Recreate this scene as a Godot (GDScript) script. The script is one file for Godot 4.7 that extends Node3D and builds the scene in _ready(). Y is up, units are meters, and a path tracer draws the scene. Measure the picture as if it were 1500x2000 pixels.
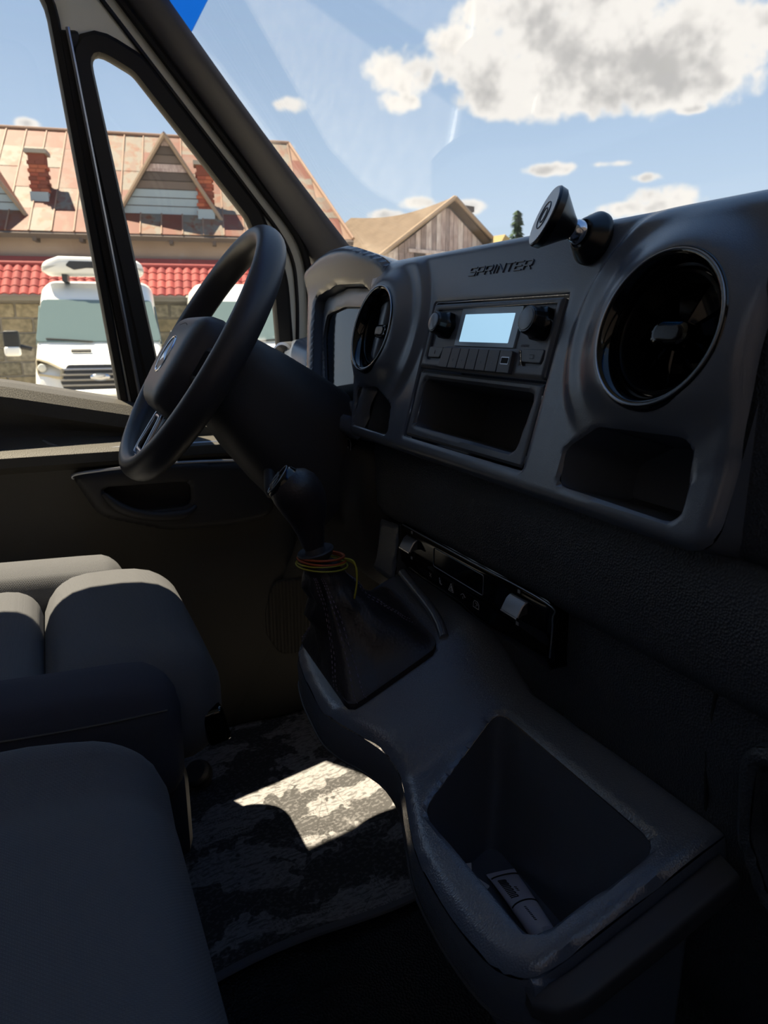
extends Node3D

# ------------------------------------------------------------------ mesh tools
class MB:
	var t := PackedVector3Array()
	var uv := PackedVector2Array()

	func tri(a: Vector3, b: Vector3, c: Vector3) -> void:
		t.append(a); t.append(b); t.append(c)

	func quad(a: Vector3, b: Vector3, c: Vector3, d: Vector3) -> void:
		tri(a, b, c); tri(a, c, d)

	func orient(from: int) -> void:
		var vol := 0.0
		if t.size() <= from: return
		var o := t[from]
		for i in range(from, t.size(), 3):
			vol += (t[i] - o).dot((t[i + 1] - o).cross(t[i + 2] - o))
		if vol < 0.0:
			for i in range(from, t.size(), 3):
				var k := t[i + 1]
				t[i + 1] = t[i + 2]
				t[i + 2] = k

	func fan(r: PackedVector3Array) -> void:
		var c := Vector3.ZERO
		for p in r: c += p
		c /= r.size()
		for i in r.size(): tri(c, r[i], r[(i + 1) % r.size()])

	func loft(rings: Array, closed := true, cap0 := true, cap1 := true) -> void:
		var from := t.size()
		var n: int = rings[0].size()
		var m := n if closed else n - 1
		for i in rings.size() - 1:
			var a: PackedVector3Array = rings[i]
			var b: PackedVector3Array = rings[i + 1]
			for j in m:
				var k := (j + 1) % n
				quad(a[j], a[k], b[k], b[j])
		if cap0:
			var r: PackedVector3Array = rings[0].duplicate()
			r.reverse()
			fan(r)
		if cap1: fan(rings[rings.size() - 1])
		if closed: orient(from)

	func grid(nu: int, nv: int, f: Callable, flip := false) -> void:
		var rows := []
		for i in nu + 1:
			var r := PackedVector3Array()
			for j in nv + 1: r.append(f.call(float(i) / nu, float(j) / nv))
			rows.append(r)
		for i in nu:
			for j in nv:
				if flip: quad(rows[i][j], rows[i][j + 1], rows[i + 1][j + 1], rows[i + 1][j])
				else: quad(rows[i][j], rows[i + 1][j], rows[i + 1][j + 1], rows[i][j + 1])

	func lathe(prof: Array, xf: Transform3D, seg := 32, capped := true) -> void:
		var rings := []
		for p in prof:
			var r := PackedVector3Array()
			for k in seg:
				var a := TAU * k / seg
				r.append(xf * Vector3(cos(a) * p.x, p.y, sin(a) * p.x))
			rings.append(r)
		loft(rings, true, capped and prof[0].x > 1e-5, capped and prof[prof.size() - 1].x > 1e-5)

	func tube(path: PackedVector3Array, rad, seg := 10, closed := false, squash := 1.0) -> void:
		var n := path.size()
		var rings := []
		var tan0 := (path[1] - path[0]).normalized()
		var side := tan0.cross(Vector3.UP)
		if side.length() < 0.1: side = tan0.cross(Vector3.RIGHT)
		side = side.normalized()
		for i in n:
			var a: Vector3 = path[(i - 1 + n) % n] if closed else path[maxi(i - 1, 0)]
			var b: Vector3 = path[(i + 1) % n] if closed else path[mini(i + 1, n - 1)]
			var tn := (b - a).normalized()
			side = (side - tn * side.dot(tn)).normalized()
			var up := tn.cross(side)
			var rr: float = rad[i] if rad is Array or rad is PackedFloat32Array else rad
			var r := PackedVector3Array()
			for k in seg:
				var an := TAU * k / seg
				r.append(path[i] + side * cos(an) * rr + up * sin(an) * rr * squash)
			rings.append(r)
		if closed: rings.append(rings[0])
		loft(rings, true, not closed, not closed)

	func box(c: Vector3, s: Vector3, b := Basis.IDENTITY, bev := 0.0) -> void:
		if bev <= 0.0:
			var h := s * 0.5
			var q := []
			for z in [-1, 1]:
				var r := PackedVector3Array()
				for k in [[-1, -1], [1, -1], [1, 1], [-1, 1]]:
					r.append(c + b * Vector3(k[0] * h.x, k[1] * h.y, z * h.z))
				q.append(r)
			loft(q)
		else:
			var p := MB.rrect(-s.x / 2, -s.y / 2, s.x / 2, s.y / 2, bev * 1.6, 3)
			prism(p, Transform3D(b, c - b * Vector3(0, 0, s.z / 2)), s.z, bev, true)

	static func rrect(x0: float, y0: float, x1: float, y1: float, r: float, seg := 5) -> PackedVector2Array:
		return MB.rpoly([Vector2(x0, y0), Vector2(x1, y0), Vector2(x1, y1), Vector2(x0, y1)], r, seg)

	static func rpoly(pts: Array, rad, seg := 5) -> PackedVector2Array:
		var o := PackedVector2Array()
		var n := pts.size()
		for i in n:
			var p: Vector2 = pts[i]
			var a: Vector2 = pts[(i - 1 + n) % n] - p
			var b: Vector2 = pts[(i + 1) % n] - p
			var r: float = rad[i] if rad is Array else rad
			var half := absf(a.angle_to(b)) / 2.0
			if r <= 0.0 or half > 1.55:
				o.append(p)
				continue
			var cut := minf(r / tan(half), minf(a.length(), b.length()) * 0.49)
			var p0 := p + a.normalized() * cut
			var p1 := p + b.normalized() * cut
			for k in seg + 1:
				var f := float(k) / seg
				o.append(p0.lerp(p, f).lerp(p.lerp(p1, f), f))
		return o

	static func circle(c: Vector2, r: float, seg := 48) -> PackedVector2Array:
		var o := PackedVector2Array()
		for k in seg: o.append(c + Vector2(cos(TAU * k / seg), sin(TAU * k / seg)) * r)
		return o

	static func ccw(p: PackedVector2Array) -> PackedVector2Array:
		if not Geometry2D.is_polygon_clockwise(p): return p
		var q := p.duplicate()
		q.reverse()
		return q

	static func inset(p: PackedVector2Array, d: float) -> PackedVector2Array:
		var o := PackedVector2Array()
		var n := p.size()
		for i in n:
			var a := (p[i] - p[(i - 1 + n) % n]).normalized()
			var b := (p[(i + 1) % n] - p[i]).normalized()
			var nn := Vector2(-a.y - b.y, a.x + b.x)
			nn = nn.normalized() if nn.length() > 1e-6 else Vector2(-a.y, a.x)
			var c := maxf(0.35, nn.dot(Vector2(-a.y, a.x)))
			o.append(p[i] + nn * d / c)
		return o

	func cap(p: PackedVector2Array, xf: Transform3D, h: float, up: bool) -> void:
		var ix := Geometry2D.triangulate_polygon(p)
		for i in range(0, ix.size(), 3):
			var a := xf * Vector3(p[ix[i]].x, p[ix[i]].y, h)
			var b := xf * Vector3(p[ix[i + 1]].x, p[ix[i + 1]].y, h)
			var c := xf * Vector3(p[ix[i + 2]].x, p[ix[i + 2]].y, h)
			var nn := (b - a).cross(c - a).dot(xf.basis.z)
			if (nn > 0.0) == up: tri(a, b, c)
			else: tri(a, c, b)

	func prism(poly: PackedVector2Array, xf: Transform3D, h: float, bev := 0.0, both := false) -> void:
		var from := t.size()
		var p := MB.ccw(poly)
		var lv := []
		if both and bev > 0.0: lv += [[bev, 0.0], [bev * 0.3, bev * 0.3], [0.0, bev]]
		else: lv.append([0.0, 0.0])
		if bev > 0.0: lv += [[0.0, h - bev], [bev * 0.3, h - bev * 0.3], [bev, h]]
		else: lv.append([0.0, h])
		var rings := []
		var first := p
		var last := p
		for l in lv:
			var q := MB.inset(p, l[0]) if l[0] > 0.0 else p
			if rings.is_empty(): first = q
			last = q
			var r := PackedVector3Array()
			for v in q: r.append(xf * Vector3(v.x, v.y, l[1]))
			rings.append(r)
		loft(rings, true, false, false)
		cap(first, xf, 0.0, false)
		cap(last, xf, h, true)
		var vol := 0.0
		orient(from)

	# polygon distance, positive inside
	static func sd(p: Vector2, poly: PackedVector2Array) -> float:
		var d := 1e9
		var n := poly.size()
		var inside := false
		var b := poly[n - 1]
		for i in n:
			var a := poly[i]
			var e := b - a
			var w := p - a
			var q := w - e * clampf(w.dot(e) / maxf(e.length_squared(), 1e-12), 0.0, 1.0)
			d = minf(d, q.length_squared())
			if (a.y > p.y) != (b.y > p.y) and p.x < e.x * (p.y - a.y) / e.y + a.x: inside = not inside
			b = a
		return sqrt(d) if inside else -sqrt(d)

	# a sheet with an outline, holes, a relief and rounded edges; walls go down to -skirt (outline) and -depth (holes)
	func plate(outline: PackedVector2Array, holes: Array, cell: float, hf: Callable, xf: Transform3D, er: float, hr: float, skirt: float, depths: Array, backs := true) -> void:
		var lo := Vector2(1e9, 1e9)
		var hi := -lo
		for p in outline:
			lo = lo.min(p); hi = hi.max(p)
		var nu := int(ceil((hi.x - lo.x) / cell))
		var nv := int(ceil((hi.y - lo.y) / cell))
		var boxes := []
		for q in holes:
			var l2 := Vector2(1e9, 1e9)
			var h2 := -l2
			for p in q:
				l2 = l2.min(p); h2 = h2.max(p)
			boxes.append(Rect2(l2, h2 - l2).grow(hr + 2.0 * cell))
		var D := PackedFloat32Array()
		var P := PackedVector3Array()
		for i in nu + 1:
			for j in nv + 1:
				var p := lo + Vector2(i * cell, j * cell)
				var d := MB.sd(p, outline)
				var drop := 0.0
				if d < er: drop = er - sqrt(maxf(0.0, er * er - (er - maxf(d, 0.0)) ** 2))
				for k in holes.size():
					if boxes[k].has_point(p):
						var s := -MB.sd(p, holes[k])
						if s < hr: drop = maxf(drop, hr - sqrt(maxf(0.0, hr * hr - (hr - maxf(s, 0.0)) ** 2)))
						d = minf(d, s)
				D.append(d)
				P.append(Vector3(p.x, p.y, hf.call(p) - drop))
		var w := nv + 1
		for i in nu:
			for j in nv:
				var a := i * w + j
				var b := a + w
				for tr in [[a, b, b + 1], [a, b + 1, a + 1]]:
					var poly := []
					for k in 3:
						var u: int = tr[k]
						var v: int = tr[(k + 1) % 3]
						if D[u] >= 0.0: poly.append(P[u])
						if (D[u] >= 0.0) != (D[v] >= 0.0): poly.append(P[u].lerp(P[v], D[u] / (D[u] - D[v])))
					for k in range(1, poly.size() - 1):
						tri(xf * poly[0], xf * poly[k], xf * poly[k + 1])
		if skirt > 0.0:
			var o := MB.ccw(outline)
			var n := o.size()
			for i in n:
				var p := o[i]
				var q := o[(i + 1) % n]
				quad(xf * Vector3(p.x, p.y, -skirt), xf * Vector3(q.x, q.y, -skirt), xf * Vector3(q.x, q.y, hf.call(q) - er), xf * Vector3(p.x, p.y, hf.call(p) - er))
		for k in holes.size():
			var dd := absf(depths[k])
			if dd <= 0.0: continue
			var o := MB.ccw(holes[k])
			var n := o.size()
			for i in n:
				var p := o[i]
				var q := o[(i + 1) % n]
				quad(xf * Vector3(p.x, p.y, hf.call(p) - hr), xf * Vector3(q.x, q.y, hf.call(q) - hr), xf * Vector3(q.x, q.y, -dd), xf * Vector3(p.x, p.y, -dd))
			if backs and depths[k] > 0.0: cap(o, xf, -dd, true)

	# rounded block on a subdivided cube, bent by f
	func pillow(c: Vector3, s: Vector3, r: float, n: Vector3i, f = null) -> void:
		var from := t.size()
		var h := s * 0.5
		for ax in 3:
			for sg in [-1.0, 1.0]:
				var u := (ax + 1) % 3
				var v := (ax + 2) % 3
				var nu := n[u]
				var nv := n[v]
				var rows := []
				for i in nu + 1:
					var row := PackedVector3Array()
					for j in nv + 1:
						var p := Vector3.ZERO
						p[ax] = h[ax] * sg
						p[u] = _spread(float(i) / nu, h[u], r)
						p[v] = _spread(float(j) / nv, h[v], r)
						var core := p.clamp(-h + Vector3(r, r, r), h - Vector3(r, r, r))
						var off := p - core
						if off.length() > 1e-9: p = core + off.normalized() * r
						p += c
						if f != null: p = f.call(p)
						row.append(p)
					rows.append(row)
				for i in nu:
					for j in nv:
						if sg > 0.0: quad(rows[i][j], rows[i + 1][j], rows[i + 1][j + 1], rows[i][j + 1])
						else: quad(rows[i][j], rows[i][j + 1], rows[i + 1][j + 1], rows[i + 1][j])
		orient(from)

	func _spread(f: float, h: float, r: float) -> float:
		# a third of the steps in each rounded edge
		if f < 0.25: return -h + r * (1.0 - cos(f / 0.25 * PI / 2)) * 1.0
		if f > 0.75: return h - r * (1.0 - cos((1.0 - f) / 0.25 * PI / 2))
		return lerpf(-h + r, h - r, (f - 0.25) / 0.5)

	func mesh(crease := 40.0) -> ArrayMesh:
		var n := t.size() / 3
		var fn := PackedVector3Array()
		fn.resize(n)
		var at := {}
		for i in n:
			var nn := (t[i * 3 + 1] - t[i * 3]).cross(t[i * 3 + 2] - t[i * 3])
			fn[i] = nn
			for k in 3:
				var key := Vector3i((t[i * 3 + k] * 40000.0).round())
				if at.has(key): at[key].append(i)
				else: at[key] = [i]
		var V := PackedVector3Array()
		var N := PackedVector3Array()
		var U := PackedVector2Array()
		var lim := cos(deg_to_rad(crease))
		for i in n:
			var f := fn[i]
			if f.length_squared() < 1e-22: continue
			var fu := f.normalized()
			for k in [0, 2, 1]:
				var p := t[i * 3 + k]
				var s := Vector3.ZERO
				for j in at[Vector3i((p * 40000.0).round())]:
					var g := fn[j]
					var gl := g.length()
					if gl > 1e-11 and g.dot(fu) >= lim * gl: s += g
				V.append(p)
				N.append(s.normalized() if s.length_squared() > 0.0 else fu)
				if uv.size(): U.append(uv[i * 3 + k])
		var a := []
		a.resize(Mesh.ARRAY_MAX)
		a[Mesh.ARRAY_VERTEX] = V
		a[Mesh.ARRAY_NORMAL] = N
		if U.size(): a[Mesh.ARRAY_TEX_UV] = U
		var m := ArrayMesh.new()
		m.add_surface_from_arrays(Mesh.PRIMITIVE_TRIANGLES, a)
		return m


# ------------------------------------------------------------------ scene tools
var M := {}
var offset := {}
var names := {}
var tint_dark := 1.0

func numbered(called: String) -> String:
	var k: int = names.get(called, 0)
	names[called] = k + 1
	return called if k == 0 else "%s_%03d" % [called, k]

func thing(called: String, label: String, category: String, at: Vector3, group := "", kind := "", local := false) -> Node3D:
	var o := Node3D.new()
	o.name = numbered(called)
	o.position = at
	add_child(o)
	offset[o] = Vector3.ZERO if local else -at
	o.set_meta("label", label)
	o.set_meta("category", category)
	if group: o.set_meta("group", group)
	if kind: o.set_meta("kind", kind)
	return o

func struct(called: String, label: String, category: String, at: Vector3) -> Node3D:
	return thing(called, label, category, at, "", "structure")

func put(parent: Node3D, called: String, mesh: Mesh, mat: Material, label := "") -> MeshInstance3D:
	var o := MeshInstance3D.new()
	o.name = called
	o.mesh = mesh
	o.material_override = mat
	o.position = offset.get(parent, Vector3.ZERO)
	if label: o.set_meta("label", label)
	parent.add_child(o, true)
	return o

func part(parent: Node3D, called: String, b: MB, mat: Material, label := "", crease := 40.0) -> MeshInstance3D:
	return put(parent, called, b.mesh(crease), mat, label)

# lettering laid out in the plane of xf, `high` tall, sheared by `lean`, centred
func letters(text: String, high: float, xf: Transform3D, deep := 0.001, lean := 0.0, stretch := 1.0, bold := false) -> ArrayMesh:
	var tm := TextMesh.new()
	var fnt := SystemFont.new()
	fnt.font_names = PackedStringArray(["Droid Sans"])
	if bold: fnt.font_weight = 700
	tm.font = fnt
	tm.text = text
	tm.font_size = 64
	tm.pixel_size = 0.01
	tm.depth = 0.02
	var src := tm.get_mesh_arrays()
	var vs: PackedVector3Array = src[Mesh.ARRAY_VERTEX]
	var ns: PackedVector3Array = src[Mesh.ARRAY_NORMAL]
	var lo := Vector3(1e9, 1e9, 1e9)
	var hi := -lo
	for v in vs:
		lo = lo.min(v); hi = hi.max(v)
	var k := high / maxf(hi.y - lo.y, 1e-6)
	var c := (lo + hi) * 0.5
	for i in vs.size():
		var v := (vs[i] - c) * k
		v.x = v.x * stretch + v.y * lean
		v.z = signf(vs[i].z - c.z) * deep * 0.5
		vs[i] = xf * v
		ns[i] = (xf.basis * ns[i]).normalized()
	var a := []
	a.resize(Mesh.ARRAY_MAX)
	a[Mesh.ARRAY_VERTEX] = vs
	a[Mesh.ARRAY_NORMAL] = ns
	a[Mesh.ARRAY_INDEX] = src[Mesh.ARRAY_INDEX]
	var m := ArrayMesh.new()
	m.add_surface_from_arrays(Mesh.PRIMITIVE_TRIANGLES, a)
	return m

func noise(kind: int, freq: float, seed_: int, oct := 3) -> FastNoiseLite:
	var f := FastNoiseLite.new()
	f.noise_type = kind
	f.frequency = freq
	f.seed = seed_
	f.fractal_octaves = oct
	return f

func noise_tex(f: FastNoiseLite, size: int, normal := false, bump := 4.0, ramp: Gradient = null) -> NoiseTexture2D:
	var t := NoiseTexture2D.new()
	t.noise = f
	t.width = size
	t.height = size
	t.seamless = true
	t.as_normal_map = normal
	t.bump_strength = bump
	if ramp: t.color_ramp = ramp
	return t

func ramp2(a: Color, b: Color, lo := 0.0, hi := 1.0) -> Gradient:
	var g := Gradient.new()
	g.offsets = PackedFloat32Array([lo, hi])
	g.colors = PackedColorArray([a, b])
	return g

func mat(called: String, c: Color, rough: float, metal := 0.0, spec := 0.5) -> StandardMaterial3D:
	var m := StandardMaterial3D.new()
	m.resource_name = called
	m.albedo_color = c
	m.roughness = rough
	m.metallic = metal
	m.metallic_specular = spec
	m.cull_mode = BaseMaterial3D.CULL_DISABLED
	M[called] = m
	return m

func grain(m: StandardMaterial3D, tex: Texture2D, scale: float, strength: float, world := true) -> StandardMaterial3D:
	m.normal_enabled = true
	m.normal_texture = tex
	m.normal_scale = strength
	m.uv1_triplanar = true
	m.uv1_world_triplanar = world
	m.uv1_scale = Vector3(scale, scale, scale)
	return m

func paint(m: StandardMaterial3D, tex: Texture2D, scale: float, world := true) -> StandardMaterial3D:
	m.albedo_texture = tex
	m.uv1_triplanar = true
	m.uv1_world_triplanar = world
	m.uv1_scale = Vector3(scale, scale, scale)
	return m

func glass(called: String, c: Color, a: float, rough := 0.02) -> StandardMaterial3D:
	var m := mat(called, Color(c.r, c.g, c.b, a), rough)
	m.transparency = BaseMaterial3D.TRANSPARENCY_ALPHA
	return m

func frame(o: Vector3, u: Vector3, v: Vector3) -> Transform3D:
	u = u.normalized()
	var n := u.cross(v).normalized()
	return Transform3D(Basis(u, n.cross(u), n), o)

func arc(pts: Array, n := 8) -> PackedVector3Array:
	# smooth curve through points
	var o := PackedVector3Array()
	for i in pts.size() - 1:
		var p0: Vector3 = pts[maxi(i - 1, 0)]
		var p1: Vector3 = pts[i]
		var p2: Vector3 = pts[i + 1]
		var p3: Vector3 = pts[mini(i + 2, pts.size() - 1)]
		for k in n: o.append(p1.cubic_interpolate(p2, p0, p3, float(k) / n))
	o.append(pts[pts.size() - 1])
	return o

func smooth(a: float, b: float, x: float) -> float:
	return smoothstep(a, b, x)

func flat(_p: Vector2) -> float:
	return 0.0

# ------------------------------------------------------------------ sky
const CLOUDS := [[-54.12, 17.30, 5.88, 2.70], [-58.44, 18.08, 3.94, 2.27], [-63.53, 17.30, 3.12, 1.61], [-48.01, 18.00, 8.23, 3.77], [-41.66, 17.86, 4.72, 2.88], [-51.53, 15.22, 6.79, 1.35], [-64.07, 15.54, 1.67, 0.80], [-44.55, 15.99, 5.29, 1.97], [-57.26, 15.65, 2.89, 1.36], [-56.04, 20.24, 4.17, 1.62], [-52.0, 21.2, 6.0, 1.8], [-71.95, 15.27, 1.47, 0.61], [-53.11, 11.05, 1.87, 0.49], [-46.23, 10.22, 1.42, 0.35], [-48.44, 11.21, 1.45, 0.26], [-44.49, 8.83, 3.12, 0.97], [-47.16, 8.21, 2.74, 0.60], [-62.62, 8.99, 1.72, 0.55], [-58.69, 8.67, 1.51, 0.62], [-43.71, 14.09, 1.12, 0.30], [-89.39, 12.94, 0.87, 0.41], [-64.61, 8.19, 1.54, 0.49], [-72.12, 12.61, 0.67, 0.26]]

func make_sky() -> Sky:
	var W := 4096
	var H := 2048
	var im := Image.create(W, H, false, Image.FORMAT_RGB8)
	var g := Gradient.new()
	g.offsets = PackedFloat32Array([0.0, 0.06, 0.13, 0.2, 0.32, 0.6, 1.0])
	g.colors = PackedColorArray([Color8(208, 222, 232), Color8(193, 211, 228), Color8(174, 196, 220), Color8(156, 180, 209), Color8(140, 168, 202), Color8(106, 142, 188), Color8(84, 121, 175)])
	for y in H:
		var el := 90.0 - 180.0 * (y + 0.5) / H
		im.fill_rect(Rect2i(0, y, W, 1), g.sample(el / 90.0) if el >= 0.0 else Color8(176, 172, 164))
	var list := CLOUDS.duplicate()
	var rng := RandomNumberGenerator.new()
	rng.seed = 71
	for k in 16:
		var az := rng.randf_range(-25.0, 245.0)
		var el := rng.randf_range(10.0, 50.0)
		for j in 5:
			list.append([az + rng.randf_range(-7.0, 7.0), el + rng.randf_range(-2.0, 2.0), rng.randf_range(2.5, 7.0), rng.randf_range(1.0, 2.8)])
	var f := noise(FastNoiseLite.TYPE_SIMPLEX_SMOOTH, 1.0, 11, 5)
	var f2 := noise(FastNoiseLite.TYPE_SIMPLEX_SMOOTH, 1.0, 23, 4)
	var dens := {}
	for c in list:
		var px: float = fposmod(c[0], 360.0) / 360.0 * W
		var py: float = (90.0 - c[1]) / 180.0 * H
		var rx: float = c[2] / 360.0 * W * 1.5
		var ry: float = c[3] / 180.0 * H * 1.6
		for y in range(int(py - ry), int(py + ry) + 1):
			for x in range(int(px - rx), int(px + rx) + 1):
				var dx := (x - px) / rx * 1.5
				var dy := (y - py) / ry * 1.6
				var d := 1.0 - dx * dx - dy * dy
				if d < -1.3: continue
				var key := Vector2i(posmod(x, W), y)
				var e := maxf(d, -1.0)
				if not dens.has(key): dens[key] = e
				elif dens[key] < e: dens[key] = e + maxf(0.0, 0.25 * (dens[key] + 0.4))
				else: dens[key] = dens[key] + maxf(0.0, 0.25 * (e + 0.4))
	for key in dens:
		var az := deg_to_rad((key.x + 0.5) / W * 360.0)
		var el := deg_to_rad(90.0 - 180.0 * (key.y + 0.5) / H)
		var p := Vector3(sin(az) * cos(el), sin(el), -cos(az) * cos(el))
		var n := f.get_noise_3dv(p * 13.0) * 0.9 + f2.get_noise_3dv(p * 50.0) * 0.4
		var v: float = minf(dens[key], 1.2) + n * 1.1 + 0.12
		var a := smoothstep(-0.05, 0.75, v)
		if a <= 0.0: continue
		# thicker water shows greyer
		var thick := smoothstep(0.75, 2.0, v + f.get_noise_3dv(p * 9.0 + Vector3(3, 0.12, 1)) * 1.0)
		var col := Color8(238, 233, 226).lerp(Color8(184, 181, 178), thick)
		im.set_pixelv(key, im.get_pixelv(key).lerp(col, a * 0.97))
	var m := PanoramaSkyMaterial.new()
	m.panorama = ImageTexture.create_from_image(im)
	m.energy_multiplier = 1.0
	var s := Sky.new()
	s.sky_material = m
	return s

func mat_print() -> ImageTexture:
	# the printed pile of the floor mat: pale worn patches, dark patches, scratches and faint type
	var S := 900
	var im := Image.create(S, S, false, Image.FORMAT_RGB8)
	var big := noise(FastNoiseLite.TYPE_SIMPLEX_SMOOTH, 0.0042, 5, 3)
	var warp := noise(FastNoiseLite.TYPE_SIMPLEX_SMOOTH, 0.016, 6, 3)
	var fine := noise(FastNoiseLite.TYPE_SIMPLEX_SMOOTH, 0.07, 9, 3)
	var pile := noise(FastNoiseLite.TYPE_SIMPLEX, 0.45, 10, 1)
	for y in S:
		for x in S:
			var w := warp.get_noise_2d(x, y)
			var b := big.get_noise_2d(x * 1.0 + w * 60.0, y * 1.7 + w * 40.0)
			var f := fine.get_noise_2d(x, y * 1.4)
			var pale := smoothstep(0.02, 0.07, b + w * 0.08)
			var worn := smoothstep(0.0, 0.35, f + b * 0.6 + 0.12)
			var streak := smoothstep(0.22, 0.30, fine.get_noise_2d(x * 0.35 + 900.0, y * 1.6))
			var c := lerpf(lerpf(0.32, 0.46, worn * 0.8), lerpf(0.55, 0.62, worn), pale)
			c = lerpf(c, 0.37, streak * pale * 0.6)
			c += pile.get_noise_2d(x, y) * 0.035
			im.set_pixel(x, y, Color(c, c * 0.99, c * 1.0))
	var rng := RandomNumberGenerator.new()
	rng.seed = 4
	for k in 90:
		var p := Vector2(rng.randf() * S, rng.randf() * S)
		var dir := Vector2.from_angle(rng.randf() * TAU)
		var tone := rng.randf_range(0.15, 0.45)
		for j in rng.randi_range(40, 160):
			p += dir
			dir = dir.rotated(rng.randf_range(-0.03, 0.03))
			if p.x > 1 and p.y > 1 and p.x < S - 2 and p.y < S - 2:
				im.set_pixelv(Vector2i(p), im.get_pixelv(Vector2i(p)).lerp(Color(tone, tone, tone), 0.5))
	for k in 46:
		var o := Vector2i(rng.randi_range(10, S - 130), rng.randi_range(10, S - 20))
		for l in rng.randi_range(2, 4):
			var x := 0
			while x < 110:
				var w := rng.randi_range(2, 5)
				var r := Rect2i(o.x + x, o.y + l * 9, w, rng.randi_range(3, 6))
				if r.end.y < S - 1:
					for yy in range(r.position.y, r.end.y):
						for xx in range(r.position.x, r.end.x):
							im.set_pixel(xx, yy, im.get_pixel(xx, yy).lerp(Color(0.2, 0.2, 0.2), 0.28))
				x += w + rng.randi_range(2, 5)
	return ImageTexture.create_from_image(im)

func weave_normal() -> ImageTexture:
	var S := 128
	var im := Image.create(S, S, false, Image.FORMAT_RGB8)
	for y in S:
		for x in S:
			var a := x / 8.0
			var b := y / 8.0
			var over := (int(floor(a)) + int(floor(b))) % 2 == 0
			var h := sin(fposmod(a, 1.0) * PI) if over else sin(fposmod(b, 1.0) * PI)
			h = h * 0.8 + 0.2 * sin((a + b) * PI)
			im.set_pixel(x, y, Color(h, h, h))
	im.bump_map_to_normal_map(3.0)
	return ImageTexture.create_from_image(im)

func plank_tex(a: Color, b: Color, seed_: int) -> ImageTexture:
	var S := 256
	var im := Image.create(S, S, false, Image.FORMAT_RGB8)
	var f := noise(FastNoiseLite.TYPE_SIMPLEX_SMOOTH, 0.02, seed_, 4)
	for y in S:
		for x in S:
			var n := f.get_noise_2d(x * 5.0, y * 0.5) * 0.7 + f.get_noise_2d(x * 0.7, y * 0.7) * 0.5
			im.set_pixel(x, y, a.lerp(b, clampf(n + 0.5, 0.0, 1.0)))
	return ImageTexture.create_from_image(im)

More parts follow.
